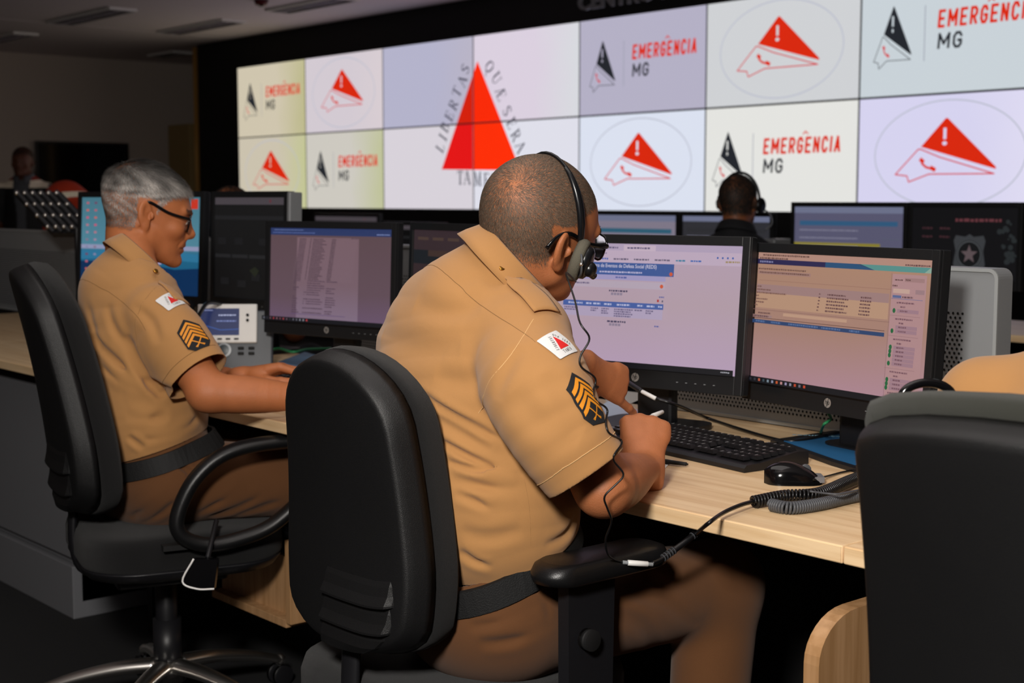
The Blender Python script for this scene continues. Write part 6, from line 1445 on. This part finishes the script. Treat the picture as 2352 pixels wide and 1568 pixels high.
# phone pouch hanging from his belt
p = at(460, 1318, d=3.12); e = empty('belt_pouch', p, 'black glossy pouch with white worn edge hanging below the seat of the grey haired officer', 'pouch')
a_ = [at(u, v_, d=3.12) - p for u, v_ in ((445, 1283), (500, 1285), (492, 1352), (452, 1352), (419, 1335))]
b = MB(); V = a_ + [q + FW * .02 for q in a_]; b.add(V, [(0, 1, 2, 3, 4), (9, 8, 7, 6, 5)] + [(i, (i + 1) % 5, (i + 1) % 5 + 5, i + 5) for i in range(5)], m_blk_gloss); b.build('pocket', e)
MB().tube(cr_spline([a_[0], a_[4] , a_[3], a_[2]], 5), .0022, m_white, 8).build('worn_edge', e); MB().tube([a_[0] * .5 + a_[1] * .5 + FW * .02, a_[0] * .5 + a_[1] * .5 + Z3 * .07 + FW * .12], .006, m_black, 8).build('strap', e)

# ---- more people: the one at the right edge and those in the background
m_skin3 = mat('skin_dark_tan', '#8a5334', .5, bump=.3, bscale=420, sss=.1)
m_navy = mat('dark_shirt', '#15161a', .85, bump=.3, bscale=900)
RH = [(30, 40, 25)] * 4
def simple(label, cx, cy, top, f, skin, shirtm, s=1.0, lean=.06, z_seat=.47, arms=True, legs=True, h=.009, standing=False, sleeve=.075, ht=None, hang=False):
    """a seated or standing figure from its head top height"""
    f = nrm(f); r = np.cross(f, Z3); c = A3(cx, cy, 0); zt = top; hc = c + f * lean + Z3 * (zt - .125 * s)
    nb = c + f * lean * .4 + Z3 * (zt - .27 * s); hip = z_seat + .09 if not standing else .92
    P = lambda a, b, z: c + r * a + f * b + Z3 * z
    H_ = nb[2] - hip
    T_ = [(P(0, 0, hip + .08), .155, .115), (P(0, 0, hip + .11), .168, .125), (P(0, .0, hip + H_ * .4), .165, .12), (P(0, .0, hip + H_ * .7), .175, .11), (P(0, lean * .2, hip + H_ * .86), .16, .09), (P(0, lean * .3, hip + H_ * .95), .10, .07), (nb + Z3 * .02, .06, .058)]
    shz = nb[2] - .09
    j = dict(hc=hc, hf=f, hu=Z3, hs=s, nb=nb, bf=f, side=r, torso=T_, shL=P(-.185, .02, shz), shR=P(.185, .02, shz), pe=P(0, 0, hip), cuff=.8, sleeve=sleeve, ft=f)
    for q, sg in (('L', -1), ('R', 1)):
        if hang: j['el' + q] = P(sg * .23, -.01, shz - .28); j['wr' + q] = P(sg * .2, .16, shz - .40); hf_ = nrm(f - r * sg * .4)
        else: j['el' + q] = P(sg * .23, .12, shz - .23); j['wr' + q] = P(sg * .14, .34, .80 if not standing else shz - .3); hf_ = nrm(f - r * sg * .3)
        j['hand' + q] = dict(f=hf_, n=-Z3, s=-r * sg, curl=RH, thumb=[(.75, .5, .2), (.9, .3, .2), (1, .1, .2)])
        j['hip' + q] = P(sg * .09, .03, hip); j['kn' + q] = P(sg * .13, .43, hip) if not standing else P(sg * .1, .02, .5); j['an' + q] = P(sg * .13, .40, .1) if not standing else P(sg * .11, 0, .1)
    return person(label, j, skin, shirtm, mat('dark_trousers', '#16171a', .85) if shirtm is not m_khaki else m_brown, h=h, hs=h, legs=legs)
def cap_mask(L): x, y, z = L.T; line = np.where(y > .03, .055, np.where(y > -.02, .018 + (y + .02) * .75, -.05)); return np.clip((z - line) / .012, 0, 1)
def dark_hair(p, n=6000, w=.0008, ln=.012): return hairdo(p, n, cap_mask, dir2, ln, w, lambda L, n: np.tile(np.array([.02, .016, .013]), (n, 1)) * nr.uniform(.5, 1.6, (n, 1)), lift=.35)
o3 = simple('person in khaki shirt at the right edge, only a shoulder seen above the chair back', -.875, 1.80, 1.325, (-.1, 1, 0), m_skin1, m_khaki, lean=.16, h=.007, sleeve=.08)
dark_hair(o3)
pb = at(1705, 470, d=6.0)
o4 = simple('person with dark cropped hair and headset in the second row, before the video screens', pb[0], pb[1] - .05, 1.25 + (458 - 398) / 3270 * 6.0, azf(28), m_skin3, m_navy, s=.98, lean=.05, z_seat=.5)
dark_hair(o4, 14000, .0011, .010)
HL = o4['HL']; hb = HL(.09, 0, 0); e = empty('headset', hb, 'black headset worn by the dark haired person in the second row', 'headset'); L = lambda x, y, z: HL(x, y, z) - hb
MB().tube([L(math.cos(rad(a)) * .091, .01, math.sin(rad(a)) * .128) for a in range(-4, 188, 8)], .006, m_hs, 8).build('headband', e)
MB().sph(L(.098, .006, -.012), .03, m_hs, sc=(.5, 1, 1.1)).build('earpiece', e); MB().sph(L(-.088, .01, .02), .012, m_hs).build('temple_pad', e)
MB().tube(cr_spline([L(.108, .02, -.03), L(.125, .05, -.05), L(.125, .08, -.09), L(.09, .1, -.12)], 5), .0035, m_silver, 8).build('microphone_boom', e)
pb = at(518, 470, d=5.6)
o5 = simple('person with dark hair mostly hidden behind the black monitor, before the screen edge', pb[0], pb[1], 1.25 + (458 - 424) / 3270 * 5.6, azf(20), m_skin3, m_navy, s=.98)
dark_hair(o5, 5000, .001, .014)
# standing person with a reflective vest at the far left
pv = at(58, 400, x=-11.2); fv = -FH
m_vest = mat('black_vest', '#0c0c0e', .7); m_vred = mat('red_vest_yoke', '#8c2415', .7); m_refl = mat('reflective_band', '#fff1d8', .3)
b0 = MT['reflective_band'].node_tree.nodes['Principled BSDF']
o6 = simple('standing person far left in a dark vest with bright bands on the shoulders', pv[0], pv[1], 1.25 + (458 - 337) / 3270 * pv.dot(FW) if False else 1.25 + (458 - 337) / 3270 * float((pv - A3(0, 0, EYE)) @ FW), fv, mat('skin_dark_brown', '#5e3624', .6), mat('grey_shirt', '#55575c', .8), s=1.0, standing=True, h=.011, hang=True)  # one even dark brown for the skin of this figure
dark_hair(o6, 3000, .0018, .014)
def vest(p, m, name='vest'):
    V = np.array([v.co[:] for v in p['shirt'].data.vertices]); n = np.array([v.normal[:] for v in p['shirt'].data.vertices])
    Q = np.array([q.vertices[:] for q in p['shirt'].data.polygons]); ctr = V[Q].mean(1); nbz = ctr[:, 2].max()
    r_ = np.cross(nrm(fv), Z3); x = ctr @ r_; x = x - x.mean(); fr = ctr @ nrm(fv); fr = fr - fr.mean()
    keep = (np.abs(x) < .20) & ~((fr > 0) & (np.abs(x) < .035 + np.clip(ctr[:, 2] - nbz + .3, 0, 1) * .12)); Q = Q[keep]
    o = mesh_from(name, V + n * .012, Q, m, p['e']); me = o.data; me.materials.append(m_vred); me.materials.append(m_refl)
    for pl, z, xx, f_ in zip(me.polygons, ctr[keep][:, 2] - nbz, np.abs(x[keep]), fr[keep]):
        pl.material_index = 2 if -.10 < z < -.045 and xx > .05 else (1 if z > -.045 and xx > .03 else 0)
    return o
vest(o6, m_vest)
# seated person in an orange jacket, a sleeve with reflective strip seen beside the big monitor
pv = at(157, 452, x=-7.6)
e = empty('jacket', pv, 'orange red jacket shoulder with a white reflective strip behind the blue monitor', 'jacket')
m_or = mat('orange_jacket', '#c23a1c', .75)
J = Field(); J.ell((0, 0, 0), (.10, .12, .055), k=.02); J.cap((0, 0, 0), (-.03, .12, -.12), .085, .08, .03); J.cap((-.05, 0, -.02), (-.06, 0, -.34), .11, .13, .03); V, Q = J.mesh(.008)
o = mesh_from('shell', V, Q, m_or, e)
w_ = nrm(RT * .95 + Z3 * .25)
B7 = bvh_of(V, Q); pts = []
b = drape([([(-.09, -.012), (.1, .012), (.1, .042), (-.09, .018)], m_refl, 0)], -FW * .3 + Z3 * -.015, nrm(A3(*RT)), Z3, FW, B7, .003, .02); b.build('reflective_strip', e)
MB().cyl((-.05, 0, -.3), (-.05, 0, -(pv[2] - .01)), .03, m_dark).build('coat_stand', e)
# glossy headset band hung behind the nearest backrest
p = at(2130, 905, d=1.86); e = empty('headset', p, 'glossy black headset band resting behind the backrest at the right edge', 'headset')
MB().tube([nrm(RT) * math.cos(rad(a)) * .034 + Z3 * (math.sin(rad(a)) * .021 - .006) for a in range(-20, 201, 10)], .006, m_blk_gloss, 12).build('headband', e)
MB().sph(nrm(RT) * .036 - Z3 * .03, .02, m_hs, sc=(1, .6, 1.2)).build('earpiece', e)
